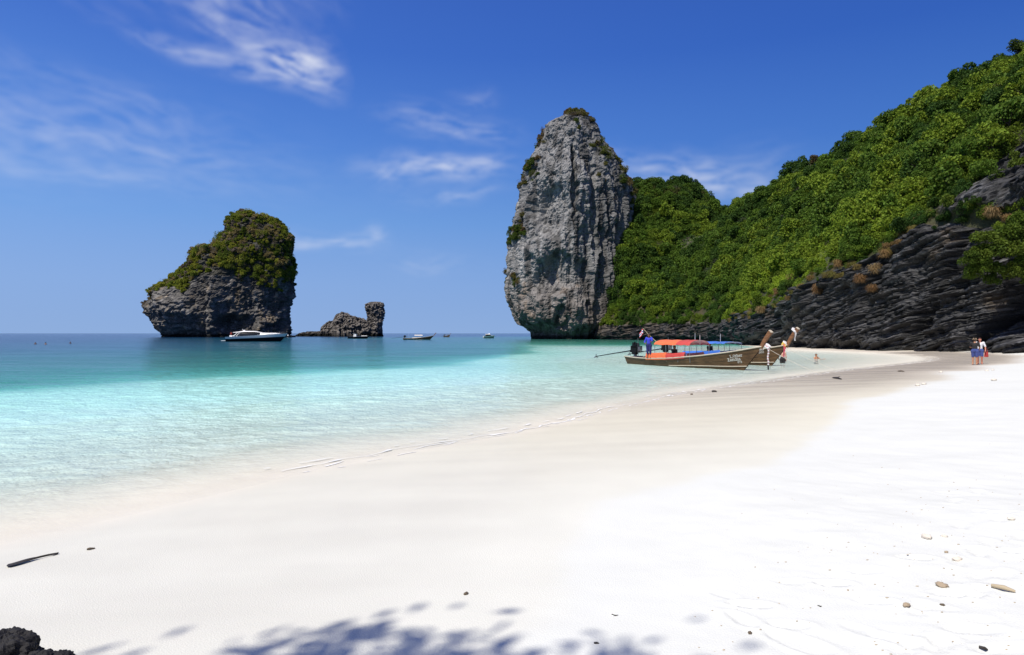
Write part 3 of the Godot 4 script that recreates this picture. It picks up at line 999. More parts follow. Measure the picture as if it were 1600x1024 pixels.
var hill_P: PackedVector3Array
var hill_rock: PackedFloat32Array
var hill_nd := 0
var hill_nt := 0
func make_headland() -> void:
	var ds: Array[float] = [24.0]
	while ds[-1] < 400.0:
		var d0: float = ds[-1]
		ds.append(d0 + (1.2 if d0 < 56.0 else maxf(0.20, (d0 - 10.0) * 0.0031)))
	var n_cliff := 140
	var n_slope := 100
	var n_back := 8
	var nt := n_cliff + n_slope + n_back
	var nd := ds.size()
	var P := PackedVector3Array()
	var C := PackedColorArray()
	var rock := PackedFloat32Array()
	P.resize(nd * nt)
	C.resize(nd * nt)
	rock.resize(nd * nt)
	var big := nz(115, 0.05, 3)
	var l := 0.0
	var dip_u := 0.0
	for i in nd:
		var d := ds[i]
		var fx := foot_x(d)
		var dx := foot_x(d + 1.0) - fx
		var dl: float = (sqrt(1.0 + dx * dx) * (ds[i] - ds[i - 1])) if i > 0 else 0.0
		l += dl
		dip_u += dl * pick([[70.0, 0.30], [95.0, 0.38], [120.0, 0.26], [200.0, 0.18]], d)
		var nrm := Vector3(-1, 0, -dx).normalized()
		var hc := cliff_h(d) + 1.6 * big.get_noise_2d(d * 2.0, 5.0)
		var wc := lerpf(2.6, 5.0, sst(8.0, 15.0, hc)) + 1.2 * big.get_noise_2d(d * 1.5, 50.0)
		var hr := ridge_h(d)
		for j in nt:
			var p: Vector3
			var is_rock := 0.0
			if j < n_cliff:
				var t := float(j) / n_cliff
				var y := lerpf(-1.6, hc, t)
				p = Vector3(fx + wc * pow(t, 1.35), y, -d)
				is_rock = 1.0
			elif j < n_cliff + n_slope:
				var t := float(j - n_cliff) / (n_slope - 1)
				var x := lerpf(fx + wc, RIDGE_X, pow(t, 1.15))
				var g := clampf((x - fx - wc) / (RIDGE_X - fx - wc), 0.0, 1.0)
				var y := hc + (hr - hc) * pow(g, 0.93)
				var hump: float = 66.0 * sst(216.0, 306.0, d) * exp(-pow((x - 64.0) / 37.0, 4.0)) * (1.0 - sst(330.0, 400.0, d))
				y = lerpf(y, maxf(y, hump), sst(0.0, 9.0, x - fx - wc))
				y += 2.2 * big.get_noise_2d(x * 0.8, d * 0.8) * sst(0.0, 10.0, x - fx - wc)
				p = Vector3(x, y, -d)
			else:
				var t := float(j - n_cliff - n_slope + 1) / n_back
				p = Vector3(RIDGE_X + 90.0 * t, lerpf(hr, -2.0, t * t), -d)
			# the bare band of rock high on the right, over the bushes
			var band := exp(-pow((d - 72.5) / 9.0, 4.0)) * exp(-pow((p.y - 20.5) / 4.6, 4.0)) * (1.0 if j >= n_cliff else 0.0)
			if band > 0.02:
				p += nrm * 4.0 * band
				is_rock = maxf(is_rock, sst(0.25, 0.55, band + 0.55 * nz(116, 0.12, 3).get_noise_3d(p.x, p.y, p.z)))
			if is_rock > 0.0 and p.y > -1.7:
				var push := 2.0 * nz(117, 0.07, 3).get_noise_3d(p.x, p.y * 0.8, p.z) + 0.8 * nz(118, 0.22, 2).get_noise_3d(p.x, p.y, p.z)
				var st := strata(p.y + dip_u, l, p)
				push += st
				push -= 0.4 * (1.0 - sst(-0.98, -0.74, cells(0.24, 126).get_noise_3d(p.x * 1.2, p.y * 0.8 + dip_u * 0.5, p.z * 1.2)))
				if j < n_cliff:
					# clefts that run down the face
					for c in [[71.5, 2.6, 0.5], [79.5, 2.2, 0.34], [88.0, 1.2, 0.2], [101.0, 1.4, 0.3], [118.0, 1.2, 0.2], [140.0, 1.2, 0.1]]:
						push -= c[1] * exp(-pow((d - c[0] + c[2] * (p.y - 5.0)) / (0.5 + d * 0.004), 2.0))
					# the cave under the bushes at the right, and the ledges before it
					push -= 7.0 * exp(-pow((d - 66.0) / 5.6, 4.0)) * exp(-pow((p.y - 5.6) / 3.8, 4.0))
					push += 2.2 * (1.0 - sst(1.6, 2.6, p.y)) * (1.0 - sst(70.0, 75.0, d))
					push -= 1.0 * (1.0 - sst(0.5, 1.5, p.y)) * sst(76.0, 84.0, d)
					push *= sst(0.0, 0.06, 1.0 - float(j) / n_cliff) * 0.7 + 0.3
				p += nrm * push * is_rock
				p.y += 0.12 * st * is_rock
			rock[i * nt + j] = is_rock
			P[i * nt + j] = p
			var g := 0.042 + 0.028 * nz(119, 0.3, 3).get_noise_3d(p.x, p.y * 1.5, p.z)
			var ledge_highlight := nz(120, 0.55, 3).get_noise_2d(l * 0.4, (p.y + dip_u) * 4.6)  # sun on the ledges painted in as pale bands along the layers
			g += 0.22 * sst(0.10, 0.5, ledge_highlight) * (0.35 + 0.65 * sst(-0.1, 0.3, nz(121, 0.10, 3).get_noise_3d(p.x, p.y, p.z)))
			var pale := sst(0.24, 0.42, nz(122, 0.11, 3).get_noise_3d(p.x * 1.4, p.y, p.z * 1.4)) * sst(-0.05, 0.25, ledge_highlight) * (1.0 - sst(7.0, 10.0, p.y))
			var c := Color(g * 0.78, g * 0.78, g * 0.80).lerp(Color(0.28, 0.27, 0.27), pale * 0.75)
			if d > 150.0:
				c = c.lerp(Color(0.20, 0.165, 0.13), 0.75 * sst(150.0, 215.0, d) * sst(-0.2, 0.3, nz(123, 0.12, 3).get_noise_3d(p.x, p.y, p.z)))
			var ochre := sst(0.3, 0.5, nz(124, 0.13, 3).get_noise_3d(p.x, p.y, p.z)) * 0.35 * sst(3.0, 6.0, p.y)
			c = c.lerp(Color(0.16, 0.105, 0.05), ochre)
			if p.y < 1.0:
				c = c.lerp(Color(0.010, 0.011, 0.012), 0.8 * (1.0 - sst(0.4, 1.2, p.y)))
			var soil := Color(0.055, 0.062, 0.018).lerp(Color(0.10, 0.08, 0.035), sst(0.0, 0.4, nz(125, 0.2, 3).get_noise_3d(p.x, p.y, p.z)))
			C[i * nt + j] = soil.lerp(c, is_rock)
	hill_P = P
	hill_rock = rock
	hill_nd = nd
	hill_nt = nt
	var slate := rock_material("black_slate", 0.62, 9.0, 0.2, 79)
	slate.uv1_scale = Vector3(0.16, 0.6, 0.16)
	slate.metallic_specular = 0.45
	tag(put("headland", sheet(nd, nt, P, C, false, true), slate), "headland of dark layered rock under a steep green hillside", "", "", "structure")
	make_forest(ds, n_cliff, n_slope)

func make_forest(ds: Array[float], n_cliff: int, n_slope: int) -> void:
	var r := RandomNumberGenerator.new()
	r.seed = 131
	var zone := nz(132, 0.03, 3)
	var zone2 := nz(133, 0.07, 2)
	var lists := {}
	var cols := {}
	var trees := []
	for i in hill_nd - 1:
		var d := ds[i]
		if d < 50.0:
			continue
		for j in range(n_cliff - 4, n_cliff + n_slope):
			var k := i * hill_nt + j
			if hill_rock[k] > 0.5 and j > n_cliff:
				continue
			var p := hill_P[k]
			var a := (hill_P[k + hill_nt] - p).cross(hill_P[k + 1] - p).length()
			var near := 1.0 - sst(90.0, 170.0, d)
			var density := lerpf(0.32, 0.55, near) * (1.0 + 0.8 * sst(205.0, 225.0, d))
			var x_in := p.x - foot_x(d)
			# grass and bare rock at the lip of the cliff
			var lip := 1.0 - sst(3.5, 9.0, x_in)
			if d > 84.0 and d < 160.0:
				density *= 1.0 - 0.4 * lip
			if r.randf() > a * density:
				continue
			var z := zone.get_noise_3d(p.x, p.y, p.z)
			var z2 := zone2.get_noise_3d(p.x, p.y, p.z)
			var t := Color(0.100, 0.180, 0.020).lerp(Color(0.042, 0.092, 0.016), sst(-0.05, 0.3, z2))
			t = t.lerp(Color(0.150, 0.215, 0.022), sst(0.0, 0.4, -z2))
			# the lime-green band of vines over the cliff
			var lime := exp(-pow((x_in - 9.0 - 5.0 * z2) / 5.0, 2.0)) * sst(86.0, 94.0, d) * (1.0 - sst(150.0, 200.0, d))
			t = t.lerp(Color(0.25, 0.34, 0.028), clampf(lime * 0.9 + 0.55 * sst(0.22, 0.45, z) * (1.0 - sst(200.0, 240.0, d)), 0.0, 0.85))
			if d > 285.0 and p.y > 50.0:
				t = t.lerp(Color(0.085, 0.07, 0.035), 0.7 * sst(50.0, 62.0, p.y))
			var kind := "broad"
			var q := r.randf()
			if q < 0.2: kind = "spray"
			elif q < 0.25 and p.y > 14.0: kind = "dry"
			var big := lerpf(1.1, 2.8, pow(r.randf(), 1.5)) * lerpf(1.0, 0.62, near) * lerpf(1.0, 0.55, lip)
			var tree := r.randf() < 0.16 and kind == "broad"
			if tree:
				big = lerpf(2.4, 4.2, r.randf()) * lerpf(1.0, 0.72, near) * lerpf(1.0, 0.5, lip)
			if kind == "dry":
				t = Color(0.17, 0.15, 0.125)
			var b := Basis(Vector3.UP, r.randf() * TAU).scaled(Vector3(big, big * r.randf_range(0.7, 1.2), big))
			var v := r.randf_range(0.62, 1.3) * (0.85 if tree else 1.0)
			if tree and p.y > cliff_h(d) + 1.0:
				var tone := 0 if t.g * v < 0.085 else (2 if t.g * v > 0.17 else 1)
				trees.append([big / d, p + Vector3(0, big * 0.55, 0), b, tone, r.randi() % 4, r.randf() * TAU])
				continue
			var key := kind + str(r.randi() % crowns[kind].size())
			if not lists.has(key):
				lists[key] = []
				cols[key] = []
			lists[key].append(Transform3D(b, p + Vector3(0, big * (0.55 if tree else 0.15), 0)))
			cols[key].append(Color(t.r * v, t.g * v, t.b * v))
	# the trees whose crowns stand out: the 160 that show largest are things with a trunk, the others go into the scrub
	trees.sort_custom(func(a, b): return a[0] > b[0])
	var stem := Shape.new().tube([Vector3(0, -1.7, 0), Vector3(0.05, -0.6, 0.03), Vector3(0, 0.1, 0)], [0.09, 0.07, 0.04], 6)
	for e in 5:
		var a := TAU * e / 5.0
		stem.tube([Vector3(0.03, -0.5 + 0.12 * e, 0), Vector3(cos(a) * 0.5, 0.1 + 0.08 * e, sin(a) * 0.5)], [0.04, 0.012], 5)
	var stem_mesh := solid(stem.P, stem.I)
	var tones := [Color(0.050, 0.100, 0.017), Color(0.092, 0.160, 0.020), Color(0.170, 0.245, 0.024)]
	var words := ["dark green", "mid green", "light green"]
	for k in trees.size():
		var q = trees[k]
		var at: Vector3 = q[1]
		if k >= 160:
			var key := "broad" + str(q[4])
			if lists.has(key):
				lists[key].append(Transform3D(q[2], at))
				cols[key].append(tones[q[3]])
			continue
		var px := 800.0 - at.x / at.z * F
		var py := 521.0 + (at.y - EYE) / at.z * F
		var place := "beside the limestone tower" if px < 1010.0 else ("on the slope behind the boats" if px < 1160.0 else ("over the far end of the dark cliff" if px < 1290.0 else ("over the middle of the dark cliff" if px < 1430.0 else ("over the right end of the dark cliff" if px < 1510.0 else ("above the upper bare rock" if px < 1565.0 else "by the right picture edge")))))
		var level := "at the cliff edge" if py > 440.0 else ("low" if py > 370.0 else ("midway up" if py > 300.0 else ("high up" if py > 225.0 else ("higher up" if py > 160.0 else "near the skyline"))))
		var o := thing("hillside_tree", "%s round tree, %s %s" % [words[q[3]], level, place], "tree", at, 0.0, "trees on the green hillside")
		put("trunk", stem_mesh, paint("dark_bark", Color(0.06, 0.045, 0.03), 0.9), o).transform.basis = q[2]
		put("crown", crowns.broad[q[4]], leaf_material(tones[q[3]]), o).transform.basis = q[2]
	# dry grass along the lip of the cliff
	var gp := []
	var gc := []
	for i in range(0, hill_nd, 1):
		var d := ds[i]
		if d < 84.0 or d > 150.0:
			continue
		for j in range(n_cliff - 26, n_cliff + 10):
			if r.randf() > 0.030 * sst(-0.12, 0.25, zone2.get_noise_2d(d * 2.0, j * 0.9)) * (1.0 if j > n_cliff - 10 else 0.4):
				continue
			var p := hill_P[i * hill_nt + j]
			var g := r.randf_range(0.45, 0.95)
			gp.append(Transform3D(Basis(Vector3.UP, r.randf() * TAU).scaled(Vector3(g, g * 0.9, g)), p + Vector3(-0.15, 0.15, 0.15)))
			var v := r.randf_range(0.6, 1.2)
			gc.append(Color(0.26, 0.165, 0.07).lerp(Color(0.20, 0.19, 0.05), r.randf()) * v)
	mass("dry_grass", "dry brown grass straggling along the lip of the dark cliff", crowns.grass[1], gp, gc)
	var labels := {"broad": "dense leafy green scrub covering the steep hillside", "spray": "long leaved plants scattered through the hillside scrub", "dry": "bare grey twiggy bushes scattered on the upper hillside"}
	for key in lists:
		var kind: String = key.substr(0, key.length() - 1)
		mass({"broad": "hillside_scrub", "spray": "long_leaved_scrub", "dry": "bare_scrub"}[kind], labels[kind], crowns[kind][int(key[-1])], lists[key], cols[key])

# ------------------------------------------------------------------ shapes gathered into one mesh
class Shape:
	var P := PackedVector3Array()
	var I := PackedInt32Array()

	func quad(a: Vector3, b: Vector3, c: Vector3, d: Vector3) -> Shape:
		var n := P.size()
		P.append_array(PackedVector3Array([a, b, c, d]))
		I.append_array(PackedInt32Array([n, n + 1, n + 2, n, n + 2, n + 3]))
		return self

	func box(c: Vector3, s: Vector3, b := Basis.IDENTITY, taper := 1.0) -> Shape:
		var v := []
		for k in 8:
			var q := Vector3(s.x * (0.5 if k & 1 else -0.5), s.y * (0.5 if k & 2 else -0.5), s.z * (0.5 if k & 4 else -0.5))
			if k & 2:
				q.x *= taper
				q.z *= taper
			v.append(c + b * q)
		for f in [[0, 2, 3, 1], [4, 5, 7, 6], [0, 1, 5, 4], [2, 6, 7, 3], [0, 4, 6, 2], [1, 3, 7, 5]]:
			quad(v[f[0]], v[f[1]], v[f[2]], v[f[3]])
		return self

	func tube(pts: Array, radii: Array, sides := 8, squash := 1.0) -> Shape:
		var n := P.size()
		for k in pts.size():
			var d: Vector3 = (pts[mini(k + 1, pts.size() - 1)] - pts[maxi(k - 1, 0)]).normalized()
			var u := d.cross(Vector3.UP if absf(d.y) < 0.9 else Vector3.RIGHT).normalized()
			var w := u.cross(d).normalized()
			var r: float = radii[mini(k, radii.size() - 1)]
			for q in sides:
				var a := TAU * q / sides
				P.append(pts[k] + (u * cos(a) + w * sin(a) * squash) * r)
		for k in pts.size() - 1:
			for q in sides:
				var a := n + k * sides + q
				var b := n + k * sides + (q + 1) % sides
				I.append_array(PackedInt32Array([a, b, a + sides, b, b + sides, a + sides]))
		for e in 2:
			var first := n + (0 if e == 0 else (pts.size() - 1) * sides)
			var c := P.size()
			P.append(pts[0] if e == 0 else pts[pts.size() - 1])
			for q in sides:
				var a := first + q
				var b := first + (q + 1) % sides
				I.append_array(PackedInt32Array([c, b, a]) if e == 0 else PackedInt32Array([c, a, b]))
		return self

	func loft(rows: Array) -> Shape:            # rows of equally many points
		var n := P.size()
		var m: int = rows[0].size()
		for r in rows:
			P.append_array(PackedVector3Array(r))
		for i in rows.size() - 1:
			for j in m - 1:
				var a := n + i * m + j
				I.append_array(PackedInt32Array([a, a + 1, a + m, a + 1, a + m + 1, a + m]))
		return self

	func ball(c: Vector3, s: Vector3, rings := 8, lumps := 0.0, sd := 0) -> Shape:
		var nn := FastNoiseLite.new()
		nn.seed = sd
		nn.frequency = 0.9
		var rows := []
		for i in rings + 1:
			var row := []
			for j in rings * 2 + 1:
				var la := PI * i / rings
				var lo := TAU * (j % (rings * 2)) / (rings * 2)
				var d := Vector3(sin(la) * cos(lo), cos(la), sin(la) * sin(lo))
				row.append(c + d * s * (1.0 + lumps * nn.get_noise_3d(d.x * 2.0, d.y * 2.0, d.z * 2.0)))
			rows.append(row)
		return loft(rows)

func shaped(called: String, s: Shape, m: Material, parent: Node3D = null, smooth := true) -> MeshInstance3D:
	return put(called, solid(s.P, s.I, PackedColorArray(), smooth), m, parent)

func wood_material(key: String, dark: Color, light: Color, s: int) -> StandardMaterial3D:
	if not mats.has(key):
		var m := StandardMaterial3D.new()
		m.resource_name = key
		m.albedo_color = light.linear_to_srgb()
		m.albedo_texture = tone_texture(s, 256, 0.02, Color(dark.r / light.r, dark.g / light.g, dark.b / light.b).clamp().linear_to_srgb(), Color(1, 1, 1), 5)
		m.uv1_triplanar = true
		m.uv1_scale = Vector3(0.25, 2.2, 1.0)
		m.roughness = 0.6
		m.metallic_specular = 0.4
		mats[key] = m
	return mats[key]

func lettering(words: String, size: float, m: Material, parent: Node3D, at: Vector3, turn: Basis) -> void:
	var t := TextMesh.new()
	t.text = words
	var f := SystemFont.new()
	f.font_names = PackedStringArray(["Droid Serif"])
	f.font_italic = true
	t.font = f
	t.font_size = 48
	t.pixel_size = size / 48.0
	t.depth = 0.012
	var o := put("lettering", t, m, parent)
	o.transform = Transform3D(turn, at)

# ------------------------------------------------------------------ long-tail boats: x forward from the stern, y up from the water, z to the right hand
const SHEER := [[0.0, 0.56], [0.15, 0.50], [0.3, 0.50], [0.5, 0.60], [0.7, 0.82], [0.85, 1.10], [0.95, 1.36], [1.0, 1.52]]
const BEAM := [[0.0, 0.50], [0.1, 0.70], [0.25, 0.88], [0.5, 0.95], [0.68, 0.86], [0.8, 0.66], [0.9, 0.40], [0.97, 0.15], [1.0, 0.05]]
func smooth_pick(c: Array, u: float, w := 0.04) -> float:
	return (pick(c, maxf(u - w, 0.0)) + 2.0 * pick(c, u) + pick(c, minf(u + w, 1.0))) / 4.0

func hull_at(u: float, v: float, side: float, length: float) -> Vector3:      # v: 0 keel, 1 gunwale
	var g := smooth_pick(SHEER, u)
	var b := pick(BEAM, 1.0) if u >= 1.0 else smooth_pick(BEAM, u, 0.03)
	var bottom := -0.28 + 0.12 * sst(0.25, 0.0, u)
	var y := lerpf(bottom, g, v)
	var full := lerpf(0.42, 0.16, sst(0.6, 1.0, u))
	var z := b * (full + (1.0 - full) * pow(v, 0.62)) if v > 0.0 else 0.0
	var rake := 1.4 * sst(0.5, 1.0, u) * maxf(y, -0.1) / 1.52 - 0.25 * sst(0.3, 0.0, u) * y
	return Vector3(u * length + rake, y, z * side)

func long_tail(at: Vector3, heading: float, length: float, how: Dictionary) -> Node3D:
	var t := thing("long_tail_boat", how.label, "boat", at, heading, "long-tail boats in the bay")
	var planks := wood_material("hull_planks", Color(0.040, 0.020, 0.008), Color(0.165, 0.090, 0.038), 141)
	var pale := paint("worn_pale_wood", Color(0.46, 0.40, 0.31), 0.7)
	var prow_wood := wood_material("prow_wood", Color(0.10, 0.045, 0.02), Color(0.30, 0.135, 0.06), 142)
	var black := paint("black_iron", Color(0.006, 0.006, 0.0065), 0.6, 0.0, 0.3)
	var steel := paint("dull_steel", Color(0.28, 0.28, 0.28), 0.4, 0.8)
	# five strakes a side, each a plank that laps over the one below
	var vs := [0.0, 0.22, 0.42, 0.60, 0.79, 1.0]
	for side in [1.0, -1.0]:
		for k in 5:
			var rows := []
			for i in 41:
				var u := i / 40.0
				var row := []
				for q in 5:
					var v := lerpf(vs[k], vs[k + 1], q / 4.0)
					var p := hull_at(u, v, side, length)
					p.z += side * (0.016 - 0.016 * q / 4.0) * (1.0 if k > 0 else 0.0)
					row.append(p)
				rows.append(row)
			if side < 0.0:
				for r in rows:
					r.reverse()
			shaped("hull_plank", Shape.new().loft(rows), planks, t)
		var rail := []
		var ledge := []
		for i in 45:
			var u := i / 44.0
			rail.append(hull_at(u, 1.0, side, length) + Vector3(0, 0.01, side * 0.015))
			if u > 0.45:
				ledge.append(hull_at(u, 0.42 - 0.11 * sst(0.6, 1.0, u), side, length) + Vector3(0, 0, side * 0.03))
		shaped("gunwale", Shape.new().tube(rail, [0.045], 6), pale, t)
		shaped("rubbing_strake", Shape.new().tube(ledge, [0.03], 6), pale, t)
	# transom, deck, thwarts
	var tr := Shape.new()
	for k in 5:
		var a := hull_at(0.0, vs[k], 1.0, length)
		var b := hull_at(0.0, vs[k + 1], 1.0, length)
		tr.quad(a, Vector3(a.x, a.y, -a.z), Vector3(b.x, b.y, -b.z), b)
	shaped("transom", tr, planks, t, false)
	var deck := Shape.new()
	var drows := []
	for i in 31:
		var u := 0.01 + i / 30.0 * 0.96
		var p := hull_at(u, 0.62, 1.0, length)
		p.y = maxf(p.y, 0.10)
		drows.append([p, Vector3(p.x, p.y + 0.02, 0), Vector3(p.x, p.y, -p.z)])
	shaped("deck", deck.loft(drows), pale, t)
	for u in [0.18, 0.32, 0.5, 0.62, 0.76, 0.86]:
		var p := hull_at(u, 0.84, 1.0, length)
		shaped("thwart", Shape.new().box(Vector3(p.x, p.y, 0), Vector3(0.24, 0.04, p.z * 2.0)), planks, t, false)
	# the tall prow post
	var foot := hull_at(1.0, 0.93, 1.0, length)
	foot.z = 0.0
	var tip := Vector3(foot.x + 0.74 * how.prow, foot.y + 1.02 * how.prow, 0)
	var rows := []
	for i in 9:
		var s := i / 8.0
		var c := foot.lerp(tip, s) + Vector3(-0.06 * sin(PI * s), 0, 0)
		var along := (tip - foot).normalized()
		var acr := Vector3(along.y, -along.x, 0)
		var w := lerpf(0.10, 0.125, s)
		var th := lerpf(0.06, 0.085, s)
		rows.append([c + acr * w + Vector3(0, 0, th), c + acr * w - Vector3(0, 0, th), c - acr * w - Vector3(0, 0, th), c - acr * w + Vector3(0, 0, th), c + acr * w + Vector3(0, 0, th)])
	var post := Shape.new().loft(rows)
	var e: Array = rows[8]
	post.quad(e[0], e[3], e[2], e[1])
	shaped("prow_post", post, prow_wood, t, false)
	var cap := Shape.new()
	cap.box(tip + Vector3(0.02, 0.03, 0), Vector3(0.24, 0.04, 0.18), Basis(Vector3.BACK, -0.62))
	shaped("prow_cap", cap, pale, t, false)
	# engine on its pivot, with the long propeller shaft
	var eng := Shape.new()
	eng.box(Vector3(0.55, 1.05, 0), Vector3(0.62, 0.34, 0.42)).box(Vector3(0.62, 1.32, 0), Vector3(0.5, 0.24, 0.34), Basis.IDENTITY, 0.8)
	eng.box(Vector3(0.98, 1.12, 0), Vector3(0.10, 0.46, 0.44)).box(Vector3(0.3, 1.22, 0.12), Vector3(0.22, 0.3, 0.16))
	eng.box(Vector3(0.38, 1.50, 0.0), Vector3(0.24, 0.22, 0.22)).box(Vector3(0.78, 1.50, 0.05), Vector3(0.2, 0.16, 0.24)).box(Vector3(0.15, 0.95, 0), Vector3(0.3, 0.2, 0.2)).tube([Vector3(0.2, 1.3, 0.1), Vector3(0.5, 1.66, 0.05), Vector3(0.9, 1.45, 0.1)], [0.03], 6).box(Vector3(0.55, 0.82, 0.05), Vector3(0.4, 0.2, 0.3))
	for k in 4:
		eng.tube([Vector3(0.40 + 0.13 * k, 1.24, 0.2), Vector3(0.40 + 0.13 * k, 1.36, 0.27)], [0.035], 6)
	var en := shaped("engine", eng, black, t, false)
	shaped("exhaust_pipe", Shape.new().tube([Vector3(0.45, 1.3, -0.15), Vector3(0.4, 1.55, -0.18), Vector3(0.2, 1.62, -0.2)], [0.04], 8), steel, en)
	shaped("fan", Shape.new().tube([Vector3(1.03, 1.12, 0), Vector3(1.07, 1.12, 0)], [0.2], 14), steel, en)
	shaped("engine_mount", Shape.new().box(Vector3(0.5, 0.68, 0), Vector3(0.18, 0.5, 0.18)).box(Vector3(0.5, 0.5, 0), Vector3(0.5, 0.08, 0.7)), steel, t, false)
	shaped("propeller_shaft", Shape.new().tube([Vector3(0.3, 1.02, 0), Vector3(-1.6, 0.78, 0.02), Vector3(-4.3, 0.42, 0.05)], [0.05, 0.04, 0.032], 8), black, t)
	var prop := Shape.new()
	for k in 3:
		prop.box(Vector3(-4.32, 0.42, 0.05) + Basis(Vector3.RIGHT, TAU * k / 3.0) * Vector3(0, 0.1, 0), Vector3(0.03, 0.2, 0.09), Basis(Vector3.RIGHT, TAU * k / 3.0) * Basis(Vector3.UP, 0.5))
	shaped("propeller", prop, steel, t, false)
	shaped("tiller", Shape.new().tube([Vector3(0.9, 1.05, 0.1), Vector3(1.6, 0.98, 0.2), Vector3(2.3, 0.95, 0.3)], [0.025], 6), steel, t)
	shaped("mooring_pole", Shape.new().tube([Vector3(1.25, 0.4, 0.35), Vector3(1.22, 1.95, 0.35)], [0.016], 6), steel, t)
	# awning on its posts
	var c0: float = how.awning[0]
	var c1: float = how.awning[1]
	var eave: float = how.awning[2]
	var crest: float = how.awning[3]
	for k in 2:
		var ar := []
		var lo := lerpf(c0, c1, 0.0 if k == 0 else how.awning[4])
		var hi := lerpf(c0, c1, how.awning[4] if k == 0 else 1.0)
		for i in 9:
			var row := []
			for j in 13:
				var a := PI * j / 12.0
				row.append(Vector3(lerpf(lo, hi, i / 8.0), eave + (crest - eave) * sin(a) + 0.02 * sin(i * 1.6), cos(a) * 0.92))
			ar.append(row)
		for r in ar.duplicate():
			pass
		shaped("awning", Shape.new().loft(ar), how.cloth[k], t)
	for side in [1.0, -1.0]:
		for k in 4:
			var x := lerpf(c0 + 0.05, c1 - 0.05, k / 3.0)
			shaped("awning_post", Shape.new().tube([Vector3(x, 0.35, side * 0.84), Vector3(x, eave, side * 0.9)], [0.02], 6), steel, t)
		for k in 2:
			var lo := lerpf(c0 - 0.9, c1 - 0.5, 0.0 if k == 0 else 0.55)
			var hi := lerpf(c0 - 0.9, c1 - 0.5, 0.55 if k == 0 else 1.0)
			var sr := []
			for i in 9:
				var x := lerpf(lo, hi, i / 8.0)
				var g := hull_at(clampf(x / length, 0.0, 1.0), 1.0, 1.0, length)
				var wob := 0.025 * sin(i * 2.1 + k)
				sr.append([Vector3(x, g.y - 0.08, side * (g.z + 0.03)), Vector3(x, g.y + 0.18, side * (g.z + 0.045 + wob)), Vector3(x, g.y + (how.side_h if k == 0 else how.side_h * 0.8), side * (g.z - 0.03 + wob))])
			shaped("side_cloth", Shape.new().loft(sr), how.cloth[k], t)
	for p in how.poles:
		shaped("thin_pole", Shape.new().tube([p[0], p[1]], [0.018, 0.012], 6), paint("white_pole", Color(0.7, 0.7, 0.7), 0.5), t)
	if how.has("words"):
		var ink := paint("white_lettering", Color(0.62, 0.61, 0.56), 0.7)
		for w in how.words:
			var u0: float = w[1] / length
			var a := hull_at(u0 - 0.02, w[2], 1.0, length)
			var b := hull_at(u0 + 0.02, w[2], 1.0, length)
			var up := (hull_at(u0, w[2] + 0.08, 1.0, length) - hull_at(u0, w[2] - 0.08, 1.0, length)).normalized()
			var along := (b - a).normalized()
			var out := along.cross(up).normalized()
			up = out.cross(along)
			lettering(w[0], w[3], ink, t, (a + b) * 0.5 + out * 0.022, Basis(along, up, out))
	return t

func boat_place(stern: Vector3, bow: Vector3) -> Array:
	var v := bow - stern
	return [Vector3(stern.x, 0, stern.z), atan2(-v.z, v.x), v.length()]

func on_boat(b: Node3D, p: Vector3) -> Vector3:
	return b.transform * p

